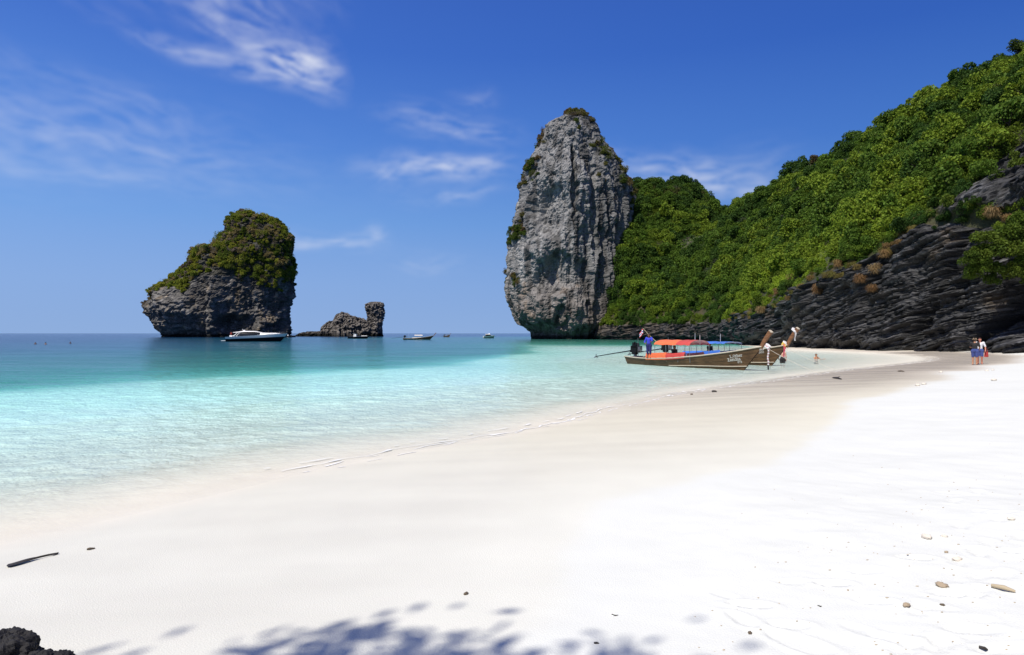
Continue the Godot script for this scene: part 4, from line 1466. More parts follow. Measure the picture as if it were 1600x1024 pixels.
func make_long_tails() -> void:
	var orange := cloth_material("orange_cloth", Color(0.72, 0.13, 0.035))
	var red := cloth_material("red_cloth", Color(0.50, 0.035, 0.03))
	var blue := cloth_material("blue_cloth", Color(0.03, 0.16, 0.62))
	var pale_blue := cloth_material("deep_blue_cloth", Color(0.02, 0.12, 0.50))
	var q := boat_place(spot(986, 568.5, 51.7), spot(1163, 579, 42.3))
	var a := long_tail(q[0], q[1], q[2], {"label": "nearer wooden long-tail boat with an orange awning and white lettering on its bow", "prow": 1.0, "awning": [3.6, 7.1, 1.50, 1.84, 0.62], "cloth": [orange, red], "side_h": 0.40,
		"poles": [[Vector3(6.6, 1.5, -0.5), Vector3(6.6, 2.2, -0.5)]],
		"words": [["L.Other", 9.75, 0.78, 0.24], ["Zandia", 9.75, 0.63, 0.28], ["073", 10.2, 0.49, 0.18], ["2023", 11.0, 0.90, 0.14]]})
	boat_a = a
	q = boat_place(spot(1034, 563, 58.2), spot(1206, 572, 48.1))
	var b := long_tail(q[0], q[1], q[2], {"label": "farther wooden long-tail boat with a blue awning, just behind the orange one", "prow": 1.22, "awning": [4.4, 8.0, 1.52, 1.66, 0.7], "cloth": [blue, pale_blue], "side_h": 0.36,
		"poles": [[Vector3(4.6, 1.4, 0.6), Vector3(4.6, 2.3, 0.6)], [Vector3(6.2, 1.4, -0.5), Vector3(6.2, 2.25, -0.5)]],
		"words": [["2023", 10.2, 0.84, 0.18]]})
	boat_b = b
	# what hangs from the two prows
	var white := cloth_material("white_cloth", Color(0.74, 0.72, 0.72))
	var pink := cloth_material("pink_cloth", Color(0.72, 0.10, 0.16))
	var yellow := cloth_material("yellow_cloth", Color(0.72, 0.50, 0.10))
	var blush := cloth_material("blush_cloth", Color(0.70, 0.42, 0.42))
	var na := hull_at(1.0, 1.0, 1.0, 11.2)
	ribbon(a, Vector3(na.x + 0.04, 1.52, 0), 0.15, [[white, -0.07], [blush, 0.0], [white, 0.07]], "white and pink cloth tied round the neck of the nearer prow")
	garland(a, Vector3(na.x + 0.20, 1.42, 0.16), 1.15, "pink and white flower garland hanging from the nearer prow with a dark tail")
	var nb := hull_at(1.0, 1.0, 1.0, 11.2)
	ribbon(b, Vector3(nb.x + 0.04, 1.55, 0), 0.17, [[yellow, -0.12], [yellow, -0.04], [yellow, 0.04], [white, 0.12]], "yellow cloth tied round the neck of the farther prow")
	streamer(b, Vector3(nb.x + 0.15, 1.55, 0.18), 0.85, 0.16, pink, "pink cloth streamer hanging from the neck of the farther prow")
	ribbon(b, Vector3(nb.x + 0.82, 2.55, 0), 0.15, [[white, -0.06], [white, 0.02]], "white cloth tied round the top of the farther prow")
	streamer(b, Vector3(nb.x + 1.0, 2.52, 0.12), 0.72, 0.12, white, "white cloth streamer hanging from the top of the farther prow")
	# the flag on a leaning pole
	var fl := thing("flag", "small faded flag on a leaning pole at the stern of the orange-roofed boat", "flag", on_boat(a, Vector3(3.5, 1.5, 0.3)), a.rotation.y)
	shaped("flag_pole", Shape.new().tube([Vector3(0, 0, 0), Vector3(-0.75, 0.62, 0.25), Vector3(-1.25, 1.15, 0.45)], [0.02, 0.014], 6), paint("bamboo", Color(0.5, 0.42, 0.25), 0.7), fl)
	for k in 5:
		var c = [Color(0.55, 0.05, 0.08), Color(0.7, 0.7, 0.72), Color(0.06, 0.06, 0.30), Color(0.7, 0.7, 0.72), Color(0.55, 0.05, 0.08)][k]
		var rows := []
		for i in 7:
			var s := i / 6.0
			var x := -1.25 - 0.34 * s
			var y0 := 1.10 - 0.07 * k - 0.28 * s * s
			rows.append([Vector3(x, y0, 0.45 + 0.05 * sin(s * 7.0)), Vector3(x + 0.015, y0 - 0.07, 0.45 + 0.05 * sin(s * 7.0 + 0.4))])
		shaped("flag_stripe", Shape.new().loft(rows), paint("flag_%d" % (2 - absi(k - 2)), c, 0.9), fl)
	# mooring lines run from the bows to the shallows
	for m in [[a, na.x, "thin mooring rope running from the nearer bow down to the shallows"], [b, nb.x, "thin mooring rope running from the farther bow to the shallows"]]:
		var p0 := on_boat(m[0], Vector3(m[1] + 0.1, 1.4, 0.08))
		var p1 := p0 + Vector3(2.2, -1.5, 3.2)
		var pts := []
		for i in 13:
			var s := i / 12.0
			pts.append(p0.lerp(p1, s) - Vector3(0, 0.5 * s * (1.0 - s), 0))
		tag(shaped("mooring_rope", Shape.new().tube(pts, [0.011], 5), paint("rope", Color(0.55, 0.5, 0.42), 0.9)), m[2], "rope")

var boat_a: Node3D
var boat_b: Node3D

func cloth_material(key: String, c: Color) -> StandardMaterial3D:
	var m := paint(key, c, 0.85)
	if not m.rim_enabled:
		m.rim_enabled = true
		m.rim = 0.25
		m.backlight_enabled = true
		m.backlight = Color(0.55, 0.55, 0.55)
	return m

func ribbon(b: Node3D, at: Vector3, r: float, bands: Array, label: String) -> void:
	var t := thing("prow_cloth", label, "cloth", on_boat(b, at), b.rotation.y)
	var axis_dir := Vector3(0.59, 0.81, 0)
	for k in bands:
		var pts := []
		for i in 17:
			var a := TAU * i / 16.0
			var acr := Vector3(0.81, -0.59, 0)
			pts.append(axis_dir * k[1] + acr * cos(a) * r + Vector3(0, 0, sin(a) * r * 0.55))
		shaped("wrap", Shape.new().tube(pts, [0.042], 7), k[0], t)
	var kn := Shape.new().ball(Vector3(r * 0.8, -0.12, 0.12), Vector3(0.07, 0.08, 0.06), 7, 0.4, 3)
	shaped("knot", kn, bands[0][0], t)

func streamer(b: Node3D, at: Vector3, length: float, wide: float, m: Material, label: String) -> void:
	var rows := []
	for i in 15:
		var s := i / 14.0
		var y := -length * s
		var w := wide * (0.6 + 0.4 * sin(s * 5.0 + 1.0) * 0.4 + 0.3 * s)
		var row := []
		for j in 7:
			var q := j / 6.0 - 0.5
			row.append(Vector3(q * w + 0.03 * sin(s * 6.0), y - 0.04 * absf(q), 0.05 * sin(q * 14.0 + s * 3.0)))
		rows.append(row)
	var o := shaped("cloth_streamer", Shape.new().loft(rows), m)
	o.position = on_boat(b, at)
	o.rotation.y = b.rotation.y + 0.9
	tag(o, label, "cloth")

func garland(b: Node3D, at: Vector3, length: float, label: String) -> void:
	var t := thing("flower_garland", label, "garland", on_boat(b, at), b.rotation.y)
	var white := cloth_material("white_cloth", Color(0.74, 0.72, 0.72))
	var blush := cloth_material("blush_cloth", Color(0.70, 0.42, 0.42))
	for k in 13:
		var s := k / 12.0
		shaped("flower", Shape.new().ball(Vector3(0.03 * sin(s * 9.0), -length * s * 0.85, 0.02 * cos(s * 8.0)), Vector3(0.055, 0.045, 0.055) * (1.0 if k % 2 == 0 else 0.8), 6, 0.5, k), white if k % 2 == 0 else blush, t)
	shaped("tail", Shape.new().tube([Vector3(0, -length * 0.86, 0), Vector3(0.01, -length * 1.12, 0.0)], [0.045, 0.05], 7), paint("black_cloth", Color(0.012, 0.012, 0.014), 0.9), t)

# ------------------------------------------------------------------ the motor boats
func motor_hull(length: float, beam: float, lo: float, hi_stern: float, hi_bow: float, sides: Array) -> Array:
	# two strakes: the dark bottom and the pale topsides; sides = share of the height where they meet at stern and bow
	var out := []
	for part in 2:
		var s := Shape.new()
		for side in [1.0, -1.0]:
			var rows := []
			for i in 33:
				var u := i / 32.0
				var b := beam * 0.5 * pow(clampf(1.0 - pow(u, 3.2), 0.0, 1.0), 0.75)
				var top := lerpf(hi_stern, hi_bow, pow(u, 1.1))
				var meet := lerpf(sides[0], sides[1], u)
				var row := []
				for q in 6:
					var v := lerpf(0.0 if part == 0 else meet, meet if part == 0 else 1.0, q / 5.0)
					var y := lerpf(lo, top, v)
					var z := b * (0.35 + 0.65 * pow(v, 0.5)) if v > 0.0 else b * 0.2
					var x := u * length * (1.0 - 0.13 * (1.0 - v) * u) - 0.1 * v * (1.0 - u)
					row.append(Vector3(x, y, z * side + (0.02 * side if part == 1 else 0.0)))
				if side < 0.0: row.reverse()
				rows.append(row)
			s.loft(rows)
		# stern board and, on the topsides, the deck
		var meet0: float = sides[0]
		var y0 := lerpf(lo, hi_stern, 0.0 if part == 0 else meet0)
		var y1 := lerpf(lo, hi_stern, meet0 if part == 0 else 1.0)
		s.quad(Vector3(0.005, y0, beam * 0.44), Vector3(0.005, y0, -beam * 0.44), Vector3(-0.05, y1, -beam * 0.49), Vector3(-0.05, y1, beam * 0.49))
		if part == 1:
			var rows := []
			for i in 25:
				var u := i / 24.0 * 0.995
				var b := beam * 0.5 * pow(clampf(1.0 - pow(u, 3.2), 0.0, 1.0), 0.75)
				var top := lerpf(hi_stern, hi_bow, pow(u, 1.1))
				rows.append([Vector3(u * length, top - 0.01, b), Vector3(u * length, top + 0.10 * sin(PI * u), 0), Vector3(u * length, top - 0.01, -b)])
			s.loft(rows)
		out.append(s)
	return out

func cabin_shape(pts_lo: Array, pts_hi: Array, half: float, tuck: float) -> Shape:      # pts: x, y of the lower and the upper edge
	var rows := []
	for k in pts_lo.size():
		var a: Vector2 = pts_lo[k]
		var b: Vector2 = pts_hi[k]
		var narrow := 1.0 if k < pts_lo.size() - 1 else 0.55
		rows.append([Vector3(a.x, a.y, half * narrow), Vector3(b.x, b.y, (half - tuck) * narrow), Vector3(b.x, b.y + 0.04, 0), Vector3(b.x, b.y, -(half - tuck) * narrow), Vector3(a.x, a.y, -half * narrow)])
	var s := Shape.new().loft(rows)
	return s

func make_motor_boats() -> void:
	var gloss := paint("white_gelcoat", Color(0.80, 0.80, 0.79), 0.25)
	var navy := paint("navy_hull", Color(0.006, 0.007, 0.010), 0.6, 0.0, 0.25)
	var glass := paint("dark_glass", Color(0.008, 0.009, 0.010), 0.06)
	var steel := paint("dull_steel", Color(0.28, 0.28, 0.28), 0.4, 0.8)
	# the big white yacht before the island
	var d := 189.0
	var st := spot(355.5, 534.0, d)
	var t := thing("motor_yacht", "long white motor yacht with a black lower hull, before the rock island", "yacht", Vector3(st.x, 0, st.z), 0.10)
	var hull := motor_hull(16.2, 4.2, -0.25, 1.30, 2.25, [0.62, 0.66])
	shaped("lower_hull", hull[0], navy, t)
	shaped("topsides", hull[1], gloss, t)
	shaped("stern_platform", Shape.new().box(Vector3(-0.6, 0.28, 0), Vector3(1.3, 0.12, 3.4)), gloss, t, false)
	shaped("foredeck_coaming", cabin_shape([Vector2(8.2, 1.75), Vector2(10.5, 1.95), Vector2(13.2, 2.1), Vector2(14.4, 2.16)], [Vector2(8.4, 2.45), Vector2(10.4, 2.42), Vector2(12.8, 2.36), Vector2(14.2, 2.2)], 1.35, 0.25), gloss, t)
	shaped("window_band", cabin_shape([Vector2(3.0, 1.55), Vector2(5.6, 1.7), Vector2(8.2, 1.9), Vector2(10.2, 2.1)], [Vector2(3.6, 2.55), Vector2(5.6, 2.78), Vector2(7.6, 2.78), Vector2(9.0, 2.45)], 1.62, 0.22), glass, t)
	shaped("hard_top", cabin_shape([Vector2(1.8, 2.46), Vector2(4.6, 2.66), Vector2(7.6, 2.70), Vector2(9.5, 2.42)], [Vector2(1.9, 2.58), Vector2(4.6, 2.92), Vector2(7.4, 2.92), Vector2(9.3, 2.50)], 1.62, 0.2), gloss, t)
	for s in [1.0, -1.0]:
		shaped("roof_strut", Shape.new().tube([Vector3(1.9, 1.5, s * 1.5), Vector3(3.2, 2.55, s * 1.4)], [0.11, 0.08], 6), gloss, t)
		shaped("roof_strut", Shape.new().tube([Vector3(2.7, 1.5, s * 1.5), Vector3(3.8, 2.55, s * 1.4)], [0.08, 0.06], 6), gloss, t)
		var rail := []
		for k in 9:
			var u := 0.62 + 0.36 * k / 8.0
			var b := 2.1 * pow(clampf(1.0 - pow(u, 3.2), 0.0, 1.0), 0.75)
			rail.append(Vector3(u * 16.2, lerpf(1.30, 2.25, pow(u, 1.1)) + 0.45, s * b * 0.92))
		var r := shaped("bow_rail", Shape.new().tube(rail, [0.02], 5), steel, t)
		for k in 9:
			shaped("stanchion", Shape.new().tube([rail[k], rail[k] - Vector3(0, 0.46, 0)], [0.015], 5), steel, r)
	shaped("radar_mast", Shape.new().tube([Vector3(4.3, 2.85, 0.3), Vector3(4.0, 3.5, 0.25)], [0.06, 0.03], 6).tube([Vector3(4.3, 2.85, -0.3), Vector3(4.0, 3.45, -0.25)], [0.06, 0.03], 6), gloss, t)
	shaped("radar_dome", Shape.new().ball(Vector3(4.5, 3.05, 0), Vector3(0.28, 0.16, 0.28), 8), gloss, t)
	shaped("cockpit_seat", Shape.new().box(Vector3(1.2, 1.5, 0), Vector3(0.7, 0.45, 2.6)), gloss, t, false)

	# a dark speedboat with a white helm stand, before the low rock
	var sb := spot(545, 529.5, 290.0)
	t = thing("speedboat", "dark open speedboat with a white helm stand, before the low rock islet", "speedboat", Vector3(sb.x, 0, sb.z), 0.12)
	hull = motor_hull(8.6, 2.5, -0.15, 0.75, 1.25, [0.82, 0.80])
	shaped("hull", hull[0], navy, t)
	shaped("topsides", hull[1], paint("dark_topsides", Color(0.05, 0.05, 0.055), 0.35), t)
	shaped("helm_stand", Shape.new().box(Vector3(2.5, 1.35, 0), Vector3(1.3, 1.2, 1.3), Basis.IDENTITY, 0.75), gloss, t, false)
	shaped("helm_glass", Shape.new().box(Vector3(3.25, 1.75, 0), Vector3(0.08, 0.6, 1.2), Basis(Vector3.BACK, 0.4)), glass, t, false)
	shaped("helm_roof", Shape.new().box(Vector3(2.2, 2.3, 0), Vector3(0.9, 0.08, 1.3)), gloss, t, false)
	for s in [1.0, -1.0]:
		shaped("roof_post", Shape.new().tube([Vector3(2.2, 0.8, s * 0.6), Vector3(2.2, 2.3, s * 0.6)], [0.035], 6), steel, t)
		shaped("outboard_motor", Shape.new().box(Vector3(-0.35, 1.0, s * 0.45), Vector3(0.5, 0.55, 0.36), Basis.IDENTITY, 0.8).box(Vector3(-0.35, 0.4, s * 0.45), Vector3(0.2, 0.8, 0.14)), paint("black_iron", Color(0.006, 0.006, 0.0065), 0.6, 0.0, 0.3), t, false)
	shaped("bow_cushion", Shape.new().box(Vector3(6.4, 1.2, 0), Vector3(2.6, 0.16, 1.5), Basis.IDENTITY, 0.8), gloss, t, false)

	# a white cabin boat far out
	var wb := spot(755.5, 528.3, 327.0)
	t = thing("cabin_boat", "small white cabin boat far out beside the tower", "motorboat", Vector3(wb.x, 0, wb.z), 0.25)
	hull = motor_hull(5.6, 2.3, -0.1, 0.95, 1.3, [0.35, 0.4])
	shaped("lower_hull", hull[0], paint("dark_topsides", Color(0.05, 0.05, 0.055), 0.35), t)
	shaped("topsides", hull[1], gloss, t)
	shaped("cabin", cabin_shape([Vector2(1.0, 0.9), Vector2(2.6, 1.0), Vector2(3.8, 1.1)], [Vector2(1.2, 1.7), Vector2(2.5, 1.75), Vector2(3.2, 1.6)], 0.95, 0.15), glass, t)
	shaped("roof", Shape.new().box(Vector3(2.0, 1.86, 0), Vector3(2.4, 0.2, 1.9), Basis.IDENTITY, 0.85), gloss, t, false)
	shaped("flybridge_screen", Shape.new().box(Vector3(2.7, 2.1, 0), Vector3(0.5, 0.35, 1.2), Basis.IDENTITY, 0.7), gloss, t, false)
	for s in [1.0, -1.0]:
		shaped("roof_post", Shape.new().tube([Vector3(0.9, 0.9, s * 0.85), Vector3(1.0, 1.8, s * 0.8)], [0.04], 6), steel, t)

	# the small dark boat by the island's right foot
	var db := spot(447, 526.6, 405.0)
	t = thing("dinghy", "small dark dinghy at the right foot of the rock island", "dinghy", Vector3(db.x, 0, db.z), -0.1)
	hull = motor_hull(6.4, 2.2, -0.1, 0.7, 1.0, [0.5, 0.5])
	shaped("lower_hull", hull[0], navy, t)
	shaped("topsides", hull[1], paint("dark_topsides", Color(0.05, 0.05, 0.055), 0.35), t)
	shaped("outboard_motor", Shape.new().box(Vector3(-0.2, 1.0, 0), Vector3(0.4, 0.7, 0.36), Basis.IDENTITY, 0.8), paint("black_iron", Color(0.006, 0.006, 0.0065), 0.6, 0.0, 0.3), t, false)
	shaped("helm_stand", Shape.new().box(Vector3(1.2, 1.15, 0), Vector3(0.6, 0.7, 0.8)), gloss, t, false)
	shaped("windscreen", Shape.new().box(Vector3(3.0, 1.2, 0), Vector3(0.7, 0.45, 1.5), Basis.IDENTITY, 0.8), glass, t, false)

	# two more long-tail boats far out
	var cream := cloth_material("cream_cloth", Color(0.72, 0.66, 0.58))
	var s0 := spot(630, 531.0, 245.0)
	long_tail(Vector3(s0.x, 0, s0.z), 0.12, 9.6, {"label": "lone long-tail boat with a white awning, on open water right of the low rock", "prow": 1.1, "awning": [4.0, 6.9, 1.45, 1.75, 0.7], "cloth": [cream, cream], "side_h": 0.25, "poles": [[Vector3(2.2, 0.5, 0), Vector3(1.6, 2.6, 0)]]})
	s0 = spot(693.5, 526.8, 423.0)
	long_tail(Vector3(s0.x, 0, s0.z), -1.1, 9.0, {"label": "tiny dark long-tail boat nearest the horizon", "prow": 1.0, "awning": [3.5, 6.0, 1.4, 1.7, 0.6], "cloth": [cloth_material("dark_cloth", Color(0.04, 0.045, 0.05)), cloth_material("dark_cloth", Color(0.04, 0.045, 0.05))], "side_h": 0.25, "poles": []})

# ------------------------------------------------------------------ people: bones with a radius at each end, joined smoothly and meshed as surface nets
func flesh(bones: Array, cell: float, blend: float, grow := 0.0) -> ArrayMesh:
	var lo := Vector3(1e9, 1e9, 1e9)
	var hi := -lo
	for b in bones:
		var r: float = maxf(b[2], b[3]) + grow + cell * 2.0
		lo = lo.min(b[0] - Vector3.ONE * r).min(b[1] - Vector3.ONE * r)
		hi = hi.max(b[0] + Vector3.ONE * r).max(b[1] + Vector3.ONE * r)
	var nx := int((hi.x - lo.x) / cell) + 2
	var ny := int((hi.y - lo.y) / cell) + 2
	var nzz := int((hi.z - lo.z) / cell) + 2
	var F3 := PackedFloat32Array()
	F3.resize(nx * ny * nzz)
	F3.fill(1.0)
	for b in bones:
		var a: Vector3 = b[0]
		var e: Vector3 = b[1] - a
		var ee := maxf(e.length_squared(), 1e-9)
		var ra: float = b[2] + grow
		var rb: float = b[3] + grow
		var pad := maxf(ra, rb) + cell * 2.0 + blend * 2.0
		var l: Vector3 = ((b[0].min(b[1]) - Vector3.ONE * pad) - lo) / cell
		var h: Vector3 = ((b[0].max(b[1]) + Vector3.ONE * pad) - lo) / cell
		for x in range(maxi(0, int(l.x)), mini(nx, int(h.x) + 2)):
			for y in range(maxi(0, int(l.y)), mini(ny, int(h.y) + 2)):
				for z in range(maxi(0, int(l.z)), mini(nzz, int(h.z) + 2)):
					var p := lo + Vector3(x, y, z) * cell
					var t := clampf((p - a).dot(e) / ee, 0.0, 1.0)
					var d := p.distance_to(a + e * t) - lerpf(ra, rb, t)
					var k := (x * ny + y) * nzz + z
					var o := F3[k]
					var q := clampf(0.5 + 0.5 * (o - d) / blend, 0.0, 1.0)
					F3[k] = lerpf(o, d, q) - blend * q * (1.0 - q)
	var at := {}
	var P := PackedVector3Array()
	var I := PackedInt32Array()
	var sx := ny * nzz
	for x in nx - 1:
		for y in ny - 1:
			for z in nzz - 1:
				var k := (x * ny + y) * nzz + z
				var v := [F3[k], F3[k + 1], F3[k + nzz], F3[k + nzz + 1], F3[k + sx], F3[k + sx + 1], F3[k + sx + nzz], F3[k + sx + nzz + 1]]
				var neg := 0
				for c in 8:
					if v[c] < 0.0: neg += 1
				if neg == 0 or neg == 8:
					continue
				var sum := Vector3.ZERO
				var n := 0
				for e in [[0, 1], [2, 3], [4, 5], [6, 7], [0, 2], [1, 3], [4, 6], [5, 7], [0, 4], [1, 5], [2, 6], [3, 7]]:
					var f0: float = v[e[0]]
					var f1: float = v[e[1]]
					if (f0 < 0.0) != (f1 < 0.0):
						var t := f0 / (f0 - f1)
						var c0 := Vector3(e[0] >> 2, (e[0] >> 1) & 1, e[0] & 1)
						var c1 := Vector3(e[1] >> 2, (e[1] >> 1) & 1, e[1] & 1)
						sum += c0.lerp(c1, t)
						n += 1
				at[k] = P.size()
				P.append(lo + (Vector3(x, y, z) + sum / n) * cell)
	for k in at:
		var f0 := F3[k]
		for ax in 3:
			var step: int = [sx, nzz, 1][ax]
			if k + step >= F3.size():
				continue
			var f1 := F3[k + step]
			if (f0 < 0.0) == (f1 < 0.0):
				continue
			var u: int = [nzz, 1, sx][ax]
			var w: int = [1, sx, nzz][ax]
			if not (at.has(k - u) and at.has(k - w) and at.has(k - u - w)):
				continue
			var a: int = at[k]
			var b: int = at[k - u]
			var c: int = at[k - u - w]
			var d: int = at[k - w]
			if f0 < 0.0:
				I.append_array(PackedInt32Array([a, c, b, a, d, c]))
			else:
				I.append_array(PackedInt32Array([a, b, c, a, c, d]))
	return solid(P, I)

# Joints of a person 1.74 m tall who stands and looks along +z. L is the left hand of the figure (+x).
func joints(over := {}) -> Dictionary:
	var j := {
		"pelvis": Vector3(0, 0.96, 0), "belly": Vector3(0, 1.10, 0.005), "chest": Vector3(0, 1.30, -0.005), "neck": Vector3(0, 1.47, -0.01), "head": Vector3(0, 1.62, 0.015),
		"hipL": Vector3(0.095, 0.90, 0), "kneeL": Vector3(0.105, 0.50, 0.02), "ankleL": Vector3(0.11, 0.08, -0.02), "toeL": Vector3(0.13, 0.03, 0.15),
		"hipR": Vector3(-0.095, 0.90, 0), "kneeR": Vector3(-0.105, 0.50, 0.02), "ankleR": Vector3(-0.11, 0.08, -0.02), "toeR": Vector3(-0.13, 0.03, 0.15),
		"shL": Vector3(0.185, 1.42, -0.01), "elL": Vector3(0.25, 1.13, -0.02), "wrL": Vector3(0.26, 0.88, 0.06), "haL": Vector3(0.255, 0.79, 0.09),
		"shR": Vector3(-0.185, 1.42, -0.01), "elR": Vector3(-0.25, 1.13, -0.02), "wrR": Vector3(-0.26, 0.88, 0.06), "haR": Vector3(-0.255, 0.79, 0.09),
	}
	j.merge(over, true)
	return j

func trunk_bones(j: Dictionary) -> Array:
	var b := [[j.pelvis, j.belly, 0.135, 0.122], [j.belly, j.chest, 0.122, 0.138], [j.chest, j.neck, 0.13, 0.06]]
	for s in ["L", "R"]:
		b.append([j.chest, j["sh" + s], 0.10, 0.066])
		b.append([j.pelvis, j["hip" + s], 0.12, 0.105])
	return b

func arm_bones(j: Dictionary, share := 1.0) -> Array:      # share: how far down the arm (sleeves)
	var b := []
	for s in ["L", "R"]:
		var el: Vector3 = j["sh" + s].lerp(j["el" + s], minf(share * 2.0, 1.0))
		b.append([j["sh" + s], el, 0.058, lerpf(0.058, 0.043, minf(share * 2.0, 1.0))])
		if share > 0.5:
			b.append([j["el" + s], j["el" + s].lerp(j["wr" + s], share * 2.0 - 1.0), 0.043, 0.031])
	return b

func leg_bones(j: Dictionary, share := 1.0) -> Array:
	var b := []
	for s in ["L", "R"]:
		b.append([j["hip" + s], j["hip" + s].lerp(j["knee" + s], minf(share * 2.0, 1.0)), 0.098, lerpf(0.098, 0.062, minf(share * 2.0, 1.0))])
		if share > 0.5:
			b.append([j["knee" + s], j["knee" + s].lerp(j["ankle" + s], share * 2.0 - 1.0), 0.062, 0.042])
	return b

func person(label: String, at: Vector3, turn: float, j: Dictionary, dress: Dictionary, group := "") -> Node3D:
	var t := thing("person", label, "person", at, turn, group)
	var skin := paint("skin_%s" % dress.get("skin", "tan"), {"tan": Color(0.42, 0.20, 0.11), "dark": Color(0.20, 0.085, 0.04), "pale": Color(0.58, 0.32, 0.22), "red": Color(0.5, 0.18, 0.11)}[dress.get("skin", "tan")], 0.55)
	var bones := trunk_bones(j) + arm_bones(j) + leg_bones(j)
	var h: Vector3 = j.head
	var face: Vector3 = dress.get("face", Vector3(0, 0, 1))
	var side := Vector3.UP.cross(face).normalized()
	bones.append([j.neck, h - Vector3(0, 0.07, 0), 0.055, 0.056])
	for s in ["L", "R"]:
		bones.append([j["ankle" + s], j["toe" + s], 0.040, 0.030])
		bones.append([j["ankle" + s], j["ankle" + s] + Vector3(0, -0.035, -0.03), 0.040, 0.036])
		bones.append([j["wr" + s], j["ha" + s], 0.030, 0.036])
	var cell: float = dress.get("cell", 0.022)
	var body := flesh(bones, cell, 0.03)
	var head := flesh([[h + Vector3(0, 0.035, 0) - face * 0.02, h + Vector3(0, 0.02, 0) + face * 0.02, 0.088, 0.080], [h + Vector3(0, -0.02, 0) + face * 0.02, h - Vector3(0, 0.085, 0) + face * 0.045, 0.062, 0.036], [h + face * 0.088 + Vector3(0, 0.01, 0), h + face * 0.108 - Vector3(0, 0.025, 0), 0.010, 0.014], [h + side * 0.08, h + side * 0.085 - Vector3(0, 0.03, 0), 0.014, 0.010], [h - side * 0.08, h - side * 0.085 - Vector3(0, 0.03, 0), 0.014, 0.010], [h + face * 0.08 - Vector3(0, 0.055, 0), h + face * 0.082 - Vector3(0, 0.05, 0) + side * 0.02, 0.010, 0.008], [j.neck, h - Vector3(0, 0.06, 0), 0.052, 0.055]], 0.011, 0.014)
	# five fingers to a hand
	var fingers := Shape.new()
	for s in ["L", "R"]:
		var dir: Vector3 = (j["ha" + s] - j["wr" + s]).normalized()
		var acr := dir.cross(Vector3(1, 0.2, 0.3)).normalized()
		var pal := dir.cross(acr).normalized()
		for k in 4:
			var o: Vector3 = j["ha" + s] + acr * (k - 1.5) * 0.019 + dir * 0.022
			var len_k: float = [0.058, 0.072, 0.066, 0.048][k]
			fingers.tube([o, o + dir * len_k * 0.6 + pal * 0.006, o + dir * len_k + pal * 0.022], [0.0095, 0.009, 0.007], 6)
		var th: Vector3 = j["wr" + s].lerp(j["ha" + s], 0.55) - acr * 0.03
		fingers.tube([th, th - acr * 0.022 + dir * 0.03, th - acr * 0.028 + dir * 0.058 + pal * 0.01], [0.012, 0.011, 0.008], 6)
	var st := SurfaceTool.new()
	st.begin(Mesh.PRIMITIVE_TRIANGLES)
	st.append_from(body, 0, Transform3D())
	st.append_from(head, 0, Transform3D())
	st.append_from(solid(fingers.P, fingers.I), 0, Transform3D())
	put("body", st.commit(), skin, t)
	if dress.has("shirt"):
		var sb := [[j.belly, j.chest, 0.124, 0.140], [j.pelvis.lerp(j.belly, 0.3), j.belly, 0.132, 0.124]]
		for s in ["L", "R"]:
			sb.append([j.chest, j["sh" + s], 0.10, 0.068])
		put("shirt", flesh(sb + arm_bones(j, dress.get("sleeve", 0.35)), cell, 0.03, 0.018), cloth_material(dress.shirt[0], dress.shirt[1]), t)
	if dress.has("shorts"):
		var sb := [[j.pelvis, j.belly.lerp(j.pelvis, 0.4), 0.137, 0.126]]
		for s in ["L", "R"]:
			sb.append([j.pelvis, j["hip" + s], 0.12, 0.107])
		put("shorts", flesh(sb + leg_bones(j, dress.get("leg", 0.42)), cell, 0.03, 0.022), cloth_material(dress.shorts[0], dress.shorts[1]), t)
	if dress.has("hair"):
		var hb := [[h + Vector3(0, 0.055, 0) - face * 0.035, h + Vector3(0, 0.06, 0) + face * 0.02, 0.088, 0.074], [h - face * 0.05, h - face * 0.055 - Vector3(0, dress.get("hair_down", 0.04), 0), 0.076, 0.05]]
		put("hair", flesh(hb, 0.014, 0.02), paint("hair_%s" % dress.hair[0], dress.hair[1], 0.6), t)
	if dress.has("hat"):
		var s := Shape.new()
		var top: Vector3 = h + Vector3(0, 0.04, 0)
		s.tube([top, top + Vector3(0, 0.05, 0), top + Vector3(0, 0.085, 0), top + Vector3(0, 0.10, 0)], [0.108, 0.104, 0.08, 0.02], 16)
		s.tube([top + face * 0.02, top + face * 0.02 + Vector3(0, 0.012, 0)], [0.165, 0.16], 16)
		shaped("hat", s, cloth_material(dress.hat[0], dress.hat[1]), t)
	return t

